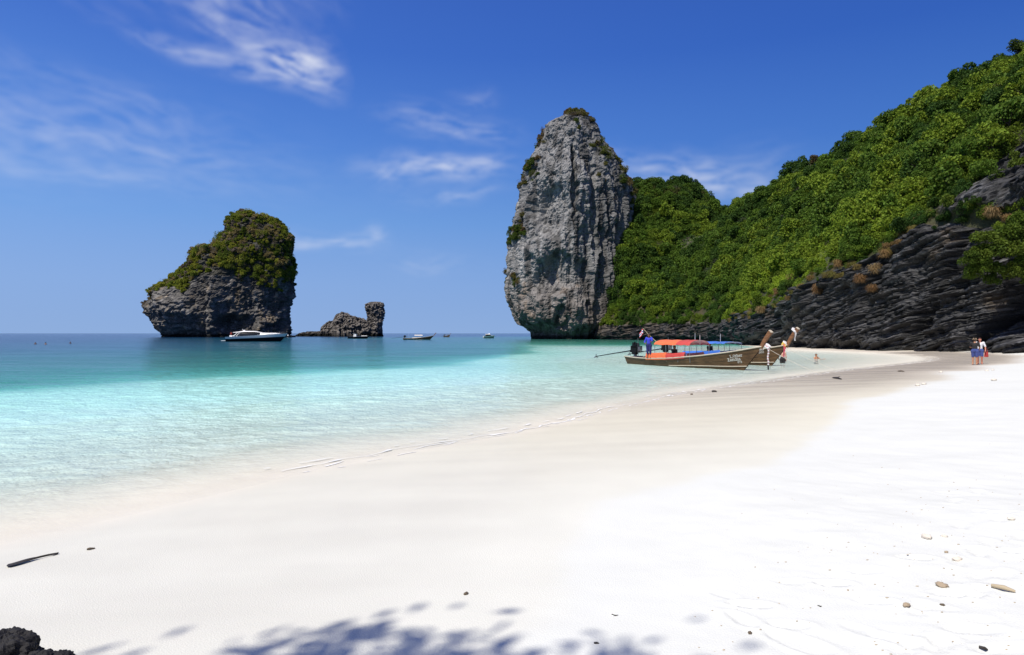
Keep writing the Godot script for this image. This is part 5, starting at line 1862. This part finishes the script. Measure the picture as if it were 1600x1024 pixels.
func make_people() -> void:
	var blue := ["bright_blue_shirt", Color(0.03, 0.045, 0.50)]
	var navy := ["navy_trousers", Color(0.012, 0.014, 0.12)]
	# the boatman stands on the near side of the orange-roofed boat, turned away, one arm on the awning
	person("boatman in blue clothes standing on the stern of the orange-roofed boat", on_boat(boat_a, Vector3(3.1, 0.53, 0.93)), boat_a.rotation.y + 0.5,
		joints({"elL": Vector3(0.30, 1.25, 0.16), "wrL": Vector3(0.30, 1.18, 0.40), "haL": Vector3(0.30, 1.17, 0.48), "elR": Vector3(-0.30, 1.17, 0.05), "wrR": Vector3(-0.20, 1.05, 0.22), "haR": Vector3(-0.14, 1.03, 0.28), "head": Vector3(0, 1.62, 0.04)}),
		{"skin": "dark", "shirt": blue, "sleeve": 0.8, "shorts": navy, "leg": 0.72, "hair": ["black", Color(0.012, 0.010, 0.009)]})
	# those who sit under the awnings
	var sit := {"pelvis": Vector3(0, 0.15, 0), "belly": Vector3(0, 0.29, 0.0), "chest": Vector3(0, 0.49, 0.02), "neck": Vector3(0, 0.66, 0.03), "head": Vector3(0, 0.80, 0.06), "hipL": Vector3(0.1, 0.11, 0.04), "hipR": Vector3(-0.1, 0.11, 0.04), "kneeL": Vector3(0.15, 0.19, 0.42), "kneeR": Vector3(-0.15, 0.19, 0.42), "ankleL": Vector3(0.14, -0.20, 0.40), "ankleR": Vector3(-0.14, -0.20, 0.40), "toeL": Vector3(0.16, -0.26, 0.56), "toeR": Vector3(-0.16, -0.26, 0.56), "shL": Vector3(0.185, 0.61, 0.02), "shR": Vector3(-0.185, 0.61, 0.02), "elL": Vector3(0.24, 0.34, 0.10), "elR": Vector3(-0.24, 0.34, 0.10), "wrL": Vector3(0.17, 0.27, 0.32), "wrR": Vector3(-0.17, 0.27, 0.32), "haL": Vector3(0.15, 0.25, 0.39), "haR": Vector3(-0.15, 0.25, 0.39)}
	person("passenger in dark clothes sitting under the orange awning", on_boat(boat_a, Vector3(4.9, 0.52, 0.25)), boat_a.rotation.y + 1.7, joints(sit), {"cell": 0.028, "skin": "dark", "shirt": ["black_shirt", Color(0.014, 0.014, 0.016)], "sleeve": 0.5, "shorts": ["dark_shorts", Color(0.03, 0.03, 0.035)], "leg": 0.5, "hair": ["black", Color(0.012, 0.010, 0.009)]})
	person("passenger in black sitting before the blue awning", on_boat(boat_b, Vector3(5.9, 0.62, 0.35)), boat_b.rotation.y + 1.5, joints(sit), {"cell": 0.028, "skin": "dark", "shirt": ["black_shirt", Color(0.014, 0.014, 0.016)], "sleeve": 0.5, "shorts": ["dark_shorts", Color(0.03, 0.03, 0.035)], "leg": 0.5, "hair": ["black", Color(0.012, 0.010, 0.009)]})
	# the pair on the wet sand
	var g := ground_spot(1523.5, 570.5)
	person("person in a tan hat, black shirt and blue shorts standing on the wet sand", g, 2.5, joints({"kneeL": Vector3(0.10, 0.50, 0.05), "elL": Vector3(0.24, 1.16, 0.12), "wrL": Vector3(0.10, 1.10, 0.30), "haL": Vector3(0.03, 1.10, 0.34), "elR": Vector3(-0.27, 1.15, 0.06), "wrR": Vector3(-0.22, 0.98, 0.24), "haR": Vector3(-0.18, 0.94, 0.31)}),
		{"skin": "tan", "shirt": ["black_shirt", Color(0.014, 0.014, 0.016)], "shorts": ["blue_shorts", Color(0.045, 0.075, 0.26)], "leg": 0.42, "hat": ["tan_hat", Color(0.52, 0.40, 0.24)], "hair": ["brown", Color(0.05, 0.028, 0.015)]}, "")
	var g2 := ground_spot(1531.5, 569.5)
	person("person in a white shirt and blue shorts close beside the one in the tan hat", g2, -0.6, joints({"kneeR": Vector3(-0.10, 0.50, 0.06), "ankleR": Vector3(-0.10, 0.08, -0.06), "elR": Vector3(-0.28, 1.18, 0.02), "wrR": Vector3(-0.22, 1.02, 0.22), "haR": Vector3(-0.18, 0.98, 0.29), "elL": Vector3(0.30, 1.17, 0.0), "wrL": Vector3(0.30, 0.94, 0.10), "haL": Vector3(0.29, 0.86, 0.13)}),
		{"skin": "red", "shirt": ["white_shirt", Color(0.72, 0.72, 0.74)], "sleeve": 0.45, "shorts": ["blue_shorts", Color(0.045, 0.075, 0.26)], "leg": 0.42, "hair": ["auburn", Color(0.08, 0.022, 0.012)], "hair_down": 0.14}, "")
	var bag := thing("beach_bag", "red beach bag hanging at the side of the person in the white shirt", "bag", g2 + Vector3(0.36, 0.50, 0.10), 0.4)
	shaped("pouch", Shape.new().box(Vector3(0, 0.16, 0), Vector3(0.26, 0.34, 0.12), Basis.IDENTITY, 0.85).ball(Vector3(0, 0.04, 0), Vector3(0.14, 0.06, 0.08), 6), cloth_material("red_cloth", Color(0.50, 0.035, 0.03)), bag)
	shaped("strap", Shape.new().tube([Vector3(-0.1, 0.32, 0), Vector3(-0.07, 0.5, 0), Vector3(0.0, 0.56, 0), Vector3(0.07, 0.5, 0), Vector3(0.1, 0.32, 0)], [0.012], 6), cloth_material("red_cloth", Color(0.50, 0.035, 0.03)), bag)
	# a bather wading by the farther prow, and a swimmer
	var w := spot(1223, 567.5, 52.5)
	person("bather in black swimming trunks wading beside the farther prow", Vector3(w.x, -0.62, w.z), 2.9, joints({"elL": Vector3(0.29, 1.16, 0.05), "wrL": Vector3(0.26, 0.98, 0.22), "haL": Vector3(0.24, 0.93, 0.28)}), {"skin": "pale", "shorts": ["black_trunks", Color(0.012, 0.012, 0.014)], "leg": 0.36, "hair": ["brown", Color(0.05, 0.028, 0.015)]})
	var s1 := spot(1275.5, 561, 61.0)
	person("swimmer in shoulder-deep water between the boats and the dark cliff", Vector3(s1.x, -1.28, s1.z), 0.4, joints({"elL": Vector3(0.36, 1.22, 0.16), "wrL": Vector3(0.50, 1.27, 0.34), "haL": Vector3(0.55, 1.28, 0.41), "elR": Vector3(-0.36, 1.22, 0.16), "wrR": Vector3(-0.5, 1.27, 0.34), "haR": Vector3(-0.55, 1.28, 0.41)}), {"skin": "tan", "shorts": ["black_trunks", Color(0.012, 0.012, 0.014)], "leg": 0.36, "hair": ["brown", Color(0.05, 0.028, 0.015)]})
	var far := [[55.0, 538.0, "swimmer far out at the left, the left one of three heads on the dark water"], [71.0, 538.2, "swimmer far out at the left, between the two other heads"], [109.5, 537.0, "swimmer far out at the left, nearest the rock island"]]
	var first: Node3D = null
	for f in far:
		var p := spot(f[0], f[1], EYE * F / (f[1] - 521.0))
		if first == null:
			first = person(f[2], Vector3(p.x, -1.33, p.z), 0.8, joints({"elL": Vector3(0.36, 1.26, 0.16), "wrL": Vector3(0.50, 1.32, 0.34), "haL": Vector3(0.55, 1.35, 0.41)}), {"cell": 0.035, "skin": "dark", "shorts": ["black_trunks", Color(0.012, 0.012, 0.014)], "hair": ["black", Color(0.012, 0.010, 0.009)]}, "swimmers far out on the left")
		else:
			var o: Node3D = first.duplicate()
			o.name = numbered("person")
			add_child(o, true)
			o.position = Vector3(p.x, -1.33, p.z)
			o.rotation.y = p.x
			o.set_meta("label", f[2])
	# two people in red at the stern of the yacht
	var ys := spot(361, 530, 189.0)
	person("person in red standing at the stern of the white yacht", Vector3(ys.x, 0.95, ys.z), 0.9, joints(), {"cell": 0.035, "skin": "tan", "shirt": ["red_shirt", Color(0.45, 0.04, 0.03)], "shorts": ["dark_shorts", Color(0.03, 0.03, 0.035)], "hair": ["black", Color(0.012, 0.010, 0.009)]})

# ------------------------------------------------------------------ small things on the sand, rocks in the corner, the tree that shades it
func lump(called: String, label: String, category: String, at: Vector3, size: Vector3, m: Material, sd: int, turn := 0.0, rough := 0.35) -> MeshInstance3D:
	var o := shaped(called, Shape.new().ball(Vector3.ZERO, size, 9, rough, sd), m)
	o.position = at + Vector3(0, size.y * 0.45, 0)
	o.rotation.y = turn
	tag(o, label, category)
	return o

func make_litter() -> void:
	var bark := paint("grey_bark", Color(0.10, 0.075, 0.05), 0.9)
	var pale_wood := paint("pale_driftwood", Color(0.40, 0.33, 0.22), 0.85)
	var black := paint("dark_wet_bark", Color(0.025, 0.02, 0.016), 0.7)
	var shell := paint("broken_coral", Color(0.62, 0.56, 0.48), 0.9)
	var shade := paint("brown_coral", Color(0.33, 0.26, 0.18), 0.9)
	# the dark palm strip at the left
	var a := ground_spot(12, 885)
	var b := ground_spot(85, 869)
	var rows := []
	for i in 25:
		var s := i / 24.0
		var c := a.lerp(b, s)
		c.z += 0.05 * sin(s * 5.0)
		c.y = land_y(c.x, c.z) + 0.008 + 0.012 * sin(PI * s)
		var w := 0.085 * pow(sin(PI * clampf(s * 1.5 + 0.02, 0.0, 1.0)), 1.0) + 0.012 + (0.03 * sst(0.84, 0.95, s) * (1.0 - sst(0.97, 1.0, s)))
		rows.append([c + Vector3(0, 0.004, -w), c + Vector3(0, 0.012, 0), c + Vector3(0, 0.004, w)])
	var strip := Shape.new().loft(rows)
	var under := []
	for r in rows:
		under.append([r[2], (r[0] + r[2]) * 0.5 - Vector3(0, 0.012, 0), r[0]])
	tag(shaped("palm_frond", strip.loft(under), black), "dark dry palm frond lying on the wet sand at the left edge", "palm frond")
	# twigs: pixel start and end on the sand
	var twigs := [[1550, 918, 1587, 927, 0.017, pale_wood, "short pale piece of driftwood on the dry sand at the lower right", "driftwood"], [1530, 1013, 1543, 1017, 0.010, black, "short black twig on the sand near the lower right corner", "twig"], [1302, 591.5, 1315, 593.5, 0.045, black, "dark forked twig on the wet sand between the boats and the pair of people", "twig"], [1404, 581, 1413, 581.5, 0.04, bark, "small dark twig on the wet sand near the water, left of the pair of people", "twig"], [136, 860, 148, 858, 0.012, bark, "tiny brown twig on the wet sand right of the palm frond", "twig"], [956, 961, 966, 962, 0.004, black, "tiny twig on bare sand above the leaf shadow", "twig"], [1278, 947, 1284, 948, 0.004, black, "thin splinter of bark among the footprints", "bark"]]
	for t in twigs:
		var p0 := ground_spot(t[0], t[1])
		var p1 := ground_spot(t[2], t[3])
		var r: float = t[4]
		var mid := p0.lerp(p1, 0.45) + Vector3(0, r * 1.3, 0.02)
		var s := Shape.new().tube([p0 + Vector3(0, r * 0.7, 0), mid, p1 + Vector3(0, r * 0.6, 0)], [r * 0.8, r, r * 0.5], 7)
		if t[0] == 1302:
			s.tube([mid, mid + Vector3(0.25, 0.05, -0.22)], [r * 0.6, r * 0.2], 6)
		tag(shaped("driftwood" if t[7] == "driftwood" else ("bark_splinter" if t[7] == "bark" else "twig"), s, t[5]), t[6], t[7])
	# lumps of coral and shell
	var bits := [[1448, 841, 0.035, shell, "white lump of coral on the dry sand, highest of those at the lower right"], [1496, 876, 0.028, shell, "pale broken coral with dark pits, right of the white lump"], [1472, 917, 0.030, shade, "brown coral fragment left of the pale driftwood"], [1417, 947, 0.020, shade, "small tan coral pebble below the brown fragment"], [1476, 839, 0.018, shell, "small white shell just right of the white coral lump"], [1479, 864, 0.014, shade, "tiny dark pebble above the pitted coral"], [1473, 946, 0.010, bark, "tiny dark seed under the brown coral fragment"], [728, 929, 0.016, bark, "single dark seed pod alone on the bare white sand"], [1580, 812, 0.022, shell, "pale shell fragment at the right edge of the beach"], [1172, 990, 0.012, bark, "small brown seed beside the largest footprint"], [932, 1006, 0.010, black, "small black seed at the edge of the leaf shadow"], [1434, 603, 0.07, shell, "white foam lump on the wet sand in the middle of the far beach"], [1444, 601, 0.06, shell, "smaller white lump right of the foam lump on the wet sand"], [1470, 582, 0.07, shell, "white scrap on the wet sand left of the pair of people"], [1553, 595, 0.08, shell, "white lump on the wet sand below the pair of people"], [1542, 580, 0.06, shell, "white shell on the wet sand just below the pair of people"], [1552, 579, 0.06, shell, "white shell right of the one below the pair of people"], [1116, 613, 0.07, black, "dark clump of seaweed at the water's edge before the boats"], [1081, 617, 0.045, bark, "little brown seaweed clump left of the dark one at the water's edge"]]
	var k := 0
	for q in bits:
		var p := ground_spot(q[0], q[1])
		k += 1
		var wide: float = q[2]
		lump("coral_lump" if q[3] == shell else ("seaweed_clump" if q[4].contains("seaweed") else "pebble"), q[4], "seaweed" if q[4].contains("seaweed") else ("coral" if q[3] == shell else "pebble"), p, Vector3(wide * 1.5, wide * 0.7, wide), q[3], 200 + k, k * 1.7, 0.6)
	# crumbs of shell and leaf too many to count
	var r := RandomNumberGenerator.new()
	r.seed = 301
	var s := Shape.new()
	for q in 260:
		var px := r.randf_range(1080.0, 1600.0)
		var py := r.randf_range(690.0, 1024.0)
		if r.randf() > 0.15 + 0.85 * sst(1050.0, 1500.0, px):
			continue
		var p := ground_spot(px, py)
		var z := r.randf_range(0.0025, 0.007)
		s.ball(p + Vector3(0, z * 0.4, 0), Vector3(z * r.randf_range(0.8, 2.0), z * 0.6, z), 3, 0.5, q)
	tag(shaped("beach_crumbs", s, paint("crumb", Color(0.42, 0.35, 0.26), 0.9)), "tiny crumbs of shell, bark and coral strewn over the dry sand", "beach litter", "", "stuff")

func make_corner_rocks() -> void:
	var m := StandardMaterial3D.new()
	m.resource_name = "black_rock"
	m.albedo_color = Color(0.008, 0.007, 0.0075).linear_to_srgb()
	m.roughness = 0.8
	m.heightmap_enabled = true
	m.heightmap_texture = noise_texture(151, 256, 0.05, 4)
	m.heightmap_scale = 0.6
	m.uv1_triplanar = true
	m.uv1_scale = Vector3(3, 3, 3)
	var list := [[10, 1040, Vector3(0.20, 0.18, 0.18), "large black boulder in the lower left corner of the beach", 5], [94, 1042, Vector3(0.10, 0.08, 0.09), "smaller black stone leaning right of the corner boulder", 9], [60, 1048, Vector3(0.12, 0.10, 0.11), "middle black stone between the corner boulder and the small one", 14]]
	for q in list:
		var g := ground_spot(q[0], q[1])
		var n := nz(152 + q[4], 1.6, 4)
		var c := cells(1.5, 153 + q[4])
		var rows := []
		var size: Vector3 = q[2]
		for i in 41:
			var row := []
			for j in 81:
				var la := PI * i / 40.0
				var lo := TAU * (j % 80) / 80.0
				var d := Vector3(sin(la) * cos(lo), cos(la), sin(la) * sin(lo))
				var r := 1.0 + 0.28 * n.get_noise_3d(d.x, d.y, d.z) + 0.10 * c.get_noise_3d(d.x, d.y, d.z) + 0.03 * n.get_noise_3d(d.x * 4.0, d.y * 4.0, d.z * 4.0)
				row.append(d * size * r)
			rows.append(row)
		var o := shaped("boulder", Shape.new().loft(rows), m, null, false)
		o.position = g + Vector3(0, size.y * 0.25, 0)
		tag(o, q[3], "rock")

func make_shade_tree() -> void:
	# stands behind the camera on the left; only its shadow falls into the picture
	var foot := Vector3(-7.6, land_y(-7.6, 5.6), 5.6)
	var t := thing("almond_tree", "leaning beach tree whose leafy boughs shade the sand in the foreground", "tree", foot)
	var bark := paint("grey_bark", Color(0.10, 0.075, 0.05), 0.9)
	var fork := Vector3(0.5, 8.2, 0.6)
	shaped("trunk", Shape.new().tube([Vector3(0, -0.2, 0), Vector3(0.1, 4.2, 0.6), fork], [0.34, 0.28, 0.2], 10), bark, t)
	var r := RandomNumberGenerator.new()
	r.seed = 161
	# where the shade lies on the sand (pixel), carried back up along the light
	var tips := [[520, 1002, 11.2], [600, 992, 11.6], [650, 985, 11.3], [690, 1000, 11.0], [560, 1010, 11.4], [770, 1016, 11.6], [830, 1022, 11.0], [885, 1020, 11.2], [640, 1030, 10.8], [480, 1035, 11.4], [740, 1040, 11.5], [960, 1040, 11.2], [560, 1060, 11.0], [1045, 1030, 11.8], [180, 1018, 12.4], [330, 1036, 12.2], [90, 1075, 12.0], [250, 1080, 11.8], [400, 1070, 11.4], [860, 1070, 11.4], [1000, 1080, 11.6], [680, 1080, 11.4], [780, 1090, 11.2]]
	var P := PackedVector3Array()
	var C := PackedColorArray()
	var I := PackedInt32Array()
	for q in tips:
		var g := ground_spot(q[0] - 85.0, q[1] + 26.0)
		var tip: Vector3 = g + SUN * (q[2] / SUN.y) - foot
		var mid := fork.lerp(tip, 0.5) + Vector3(0, 0.4, 0)
		shaped("bough", Shape.new().tube([fork, mid, tip], [0.07, 0.04, 0.012], 6), bark, t)
		var n := 32 if q[0] > 420 else 11
		for k in n:
			var o := tip + Vector3(r.randfn() * 0.26, r.randfn() * 0.3, r.randfn() * 0.22)
			if k > n * 2 / 3:
				o = mid.lerp(tip, r.randf_range(0.75, 1.0)) + Vector3(r.randfn(), r.randfn(), r.randfn()) * 0.12
			var d := Vector3(r.randfn() + 0.5, r.randfn() * 0.5, r.randfn() * 0.8 - 0.6).normalized()
			var sd := d.cross(Vector3(r.randfn() * 0.4, 1, r.randfn() * 0.4)).normalized()
			var l := r.randf_range(0.14, 0.26)
			var b := P.size()
			P.append_array(PackedVector3Array([o, o + d * l * 0.6 + sd * l * 0.24, o + d * l * 0.6 - sd * l * 0.24, o + d * l]))
			var v := r.randf_range(0.7, 1.2)
			for w in 4: C.append(Color(0.06 * v, 0.11 * v, 0.014))
			I.append_array(PackedInt32Array([b, b + 1, b + 2, b + 1, b + 3, b + 2]))
	put("leaves", solid(P, I, C, false), leaf_material(), t)

# ------------------------------------------------------------------ plants on the headland that stand out by themselves
func make_cliff_plants() -> void:
	var r := RandomNumberGenerator.new()
	r.seed = 171
	# dry grass tufts that hang over the lip of the cliff: pixel, distance, size, and which one it is
	var tufts := [[1283, 436, 98.0, 2.2, "tall straw-coloured grass tuft hanging over the dark cliff, left of the lime shrub"], [1262, 405, 102.0, 2.0, "brown grass tuft on the cliff edge, upper left of the tallest one"], [1240, 418, 108.0, 2.2, "orange-brown dry grass along the cliff edge under the lime vines"], [1218, 440, 114.0, 2.0, "dry grass on the slope of the cliff edge, below the lime vines"], [1190, 468, 124.0, 1.9, "lowest dry grass clump on the cliff edge, above the farther prow"], [1312, 396, 94.0, 1.7, "small reddish grass tuft between the straw tuft and the lime shrub"], [1347, 418, 90.0, 1.7, "brown grass below the lime shrub, on its left"], [1372, 405, 88.0, 2.0, "dry grass hanging at the right foot of the lime shrub"], [1385, 382, 86.5, 1.6, "reddish dry grass right of the lime shrub"], [1366, 436, 88.5, 1.5, "lowest pale grass tuft under the lime shrub"], [1553, 318, 82.0, 2.0, "brown grass tuft on the upper bare rock at the right"], [1578, 326, 80.0, 1.2, "small brown tuft right of the one on the upper bare rock"], [1145, 470, 140.0, 1.8, "yellowish grass at the far end of the cliff edge"]]
	var tuft_n := 0
	for q in tufts:
		tuft_n += 1
		var o := put("grass_tuft", crown_of("grass", r), leaf_material([Color(0.27, 0.175, 0.075), Color(0.22, 0.13, 0.06), Color(0.30, 0.21, 0.10)][tuft_n % 3]))
		o.transform = Transform3D(Basis(Vector3.UP, r.randf() * TAU).scaled(Vector3(q[3] * 0.62, q[3] * 0.62, q[3] * 0.62)), on_hill(q[0], q[1] + 16.0) + Vector3(-0.5, 0, 0.4))
		tag(o, q[4], "grass tuft", "dry grass tufts along the cliff edge")
	# the lime-green shrub over the cliff
	var limes := [[1352, 372, 1.6, "bright lime shrub in the middle of the cliff edge, its left and lower crown"], [1372, 352, 1.6, "bright lime shrub at the cliff edge, the upper right crown"], [1346, 340, 1.5, "bright lime shrub at the cliff edge, the upper left crown"], [1335, 322, 1.4, "pale green shrub just above the lime ones"], [1362, 392, 1.2, "lowest lime shrub, hanging over the dry grass"], [1318, 352, 1.3, "lime shrub left of the others on the cliff edge"]]
	for q in limes:
		var o := put("lime_shrub", crown_of("broad", r), leaf_material(Color(0.20, 0.29, 0.025)))
		o.transform = Transform3D(Basis(Vector3.UP, r.randf() * TAU).scaled(Vector3.ONE * q[2]), on_hill(q[0], q[1]) + Vector3(-0.5, 0.3, 0.5))
		tag(o, q[3], "shrub", "lime shrubs on the cliff edge")
	# the dark bush that overhangs the cave at the right
	var k := 0
	for q in [[1530, 420, 1.5], [1552, 405, 1.7], [1578, 398, 1.8], [1600, 392, 1.9], [1516, 408, 1.2], [1540, 382, 1.6], [1566, 372, 1.7], [1590, 362, 1.8], [1530, 398, 1.4], [1612, 420, 1.8], [1560, 425, 1.3], [1585, 425, 1.5], [1605, 350, 1.7], [1632, 400, 2.0], [1640, 360, 2.0], [1520, 430, 1.0], [1548, 440, 1.0], [1625, 440, 1.6]]:
		var o := put("overhanging_bush", crowns.broad[k % 4], leaf_material([Color(0.085, 0.135, 0.016), Color(0.065, 0.105, 0.014), Color(0.10, 0.145, 0.018)][k % 3]))
		o.transform = Transform3D(Basis(Vector3.UP, r.randf() * TAU).scaled(Vector3(q[2], q[2] * 0.85, q[2])), spot(q[0], q[1], 67.5 + 2.0 * r.randf()))
		tag(o, "dense bush over the right-hand cave, %s of the %s row" % ["left end" if q[0] < 1536 else ("middle" if q[0] < 1575 else "right end"), "top" if q[1] < 388 else ("second" if q[1] < 412 else "lowest")], "bush", "dense bushes over the cave at the right")
		k += 1
	for q in [[1532, 252, 1.2], [1556, 276, 1.0], [1592, 258, 1.4], [1508, 296, 1.3], [1600, 316, 1.0], [1482, 322, 1.3], [1545, 335, 1.1], [1572, 238, 1.3], [1520, 330, 1.2], [1455, 338, 1.0]]:
		var o := put("cliff_bush", crown_of("spray" if k % 3 == 0 else "broad", r), leaf_material([Color(0.085, 0.135, 0.016), Color(0.065, 0.105, 0.014), Color(0.10, 0.145, 0.018)][k % 3]))
		o.transform = Transform3D(Basis(Vector3.UP, r.randf() * TAU).scaled(Vector3(q[2], q[2], q[2])), on_hill(q[0], q[1]))
		tag(o, "green %s bush on the upper bare rock at the right, %s" % ["spiky" if k % 3 == 0 else "leafy", "top" if q[1] < 262 else ("middle" if q[1] < 310 else ("lower left" if q[0] < 1530 else "lower right"))], "bush", "bushes on the upper bare rock at the right")
		k += 1
	# trees that show against the sky or by their pale stems
	var trees := [[1085, 385, 252.0, 9.0, "dry", "pale bare tree with a forked white trunk in the middle of the green slope", Color(0.30, 0.27, 0.22)], [1500, 128, 150.0, 5.0, "broad", "dark spreading tree standing out on the skyline near the top right", Color(0.045, 0.075, 0.014)], [1590, 75, 132.0, 4.5, "broad", "bushy tree on the skyline at the top right corner", Color(0.06, 0.09, 0.016)], [1258, 262, 226.0, 5.5, "dry", "bare twiggy tree above the little rock on the skyline", Color(0.12, 0.09, 0.06)], [1275, 250, 222.0, 5.0, "broad", "brownish bush right of the bare tree on the skyline", Color(0.13, 0.10, 0.04)], [1148, 327, 300.0, 4.0, "broad", "small dark tree on the saddle of the skyline", Color(0.04, 0.065, 0.014)], [1100, 318, 312.0, 6.5, "broad", "dark round tree on the skyline at the right end of the brown crest", Color(0.045, 0.07, 0.014)], [1360, 238, 172.0, 4.0, "dry", "pale bare shrub on the upper slope", Color(0.26, 0.22, 0.19)]]
	for q in trees:
		var at := spot(q[0], q[1], q[2])
		var base := at - Vector3(0, q[3] * 0.75, 0)
		var t := thing("hillside_tree", q[5], "tree", base)
		var pale: bool = q[4] == "dry"
		var bark := paint("pale_bark" if pale else "dark_bark", Color(0.42, 0.38, 0.32) if pale else Color(0.06, 0.045, 0.03), 0.9)
		var h: float = q[3]
		shaped("trunk", Shape.new().tube([Vector3(0, -h * 0.25, 0), Vector3(h * 0.04, h * 0.3, 0), Vector3(-h * 0.02, h * 0.62, 0)], [h * 0.028, h * 0.022, h * 0.012], 7), bark, t)
		for b in 7:
			var a := TAU * b / 7.0 + 0.4
			var e := Vector3(cos(a) * h * 0.36, h * r.randf_range(0.6, 0.95), sin(a) * h * 0.36)
			shaped("limb", Shape.new().tube([Vector3(h * 0.03, h * r.randf_range(0.2, 0.45), 0), e * Vector3(0.5, 0.8, 0.5), e], [h * 0.016, h * 0.011, h * 0.005], 6), bark, t)
		var cr := put("crown", crown_of(q[4], r), leaf_material(q[6]), t)
		cr.position = Vector3(0, h * 0.66, 0)
		cr.scale = Vector3(h * 0.5, h * 0.42, h * 0.5)
		if not pale:
			var cr2 := put("crown", crown_of("broad", r), leaf_material(q[6]), t)
			cr2.position = Vector3(h * 0.2, h * 0.5, 0.1)
			cr2.scale = Vector3(h * 0.36, h * 0.3, h * 0.36)
	# the little dark rock on the skyline
	var rk := spot(1256, 270, 228.0)
	var o := lump("skyline_rock", "small dark rock jutting from the skyline of the green hill", "rock", rk - Vector3(0, 3.0, 0), Vector3(3.4, 3.6, 3.0), rock_material("skyline_rock", 0.9, 10.0, 0.2, 81), 44, 0.3, 0.7)
	o.material_override = paint("skyline_stone", Color(0.05, 0.05, 0.05), 0.9)

# the point of the headland that shows at this place in the photograph: the sight line is followed to the grid it meets first
func on_hill(px: float, py: float) -> Vector3:
	var best := Vector3.ZERO
	var score := 1e9
	for k in range(0, hill_P.size()):
		var p := hill_P[k]
		if p.z > -55.0 or p.z < -260.0:
			continue
		var d := -p.z
		var qx := 800.0 + p.x / d * F - px
		if absf(qx) > 6.0:
			continue
		var qy := 521.0 - (p.y - EYE) / d * F - py
		if absf(qy) > 6.0:
			continue
		var e := qx * qx + qy * qy + d * 0.3
		if e < score:
			score = e
			best = p
	return best

func _ready() -> void:
	rng.seed = 20240611
	make_view()
	make_shore()
	make_crowns()
	make_ground()
	make_sea()
	make_foam()
	make_tower()
	make_island()
	make_camel_rock()
	make_headland()
	make_long_tails()
	make_motor_boats()
	make_people()
	make_litter()
	make_corner_rocks()
	make_shade_tree()
	make_cliff_plants()
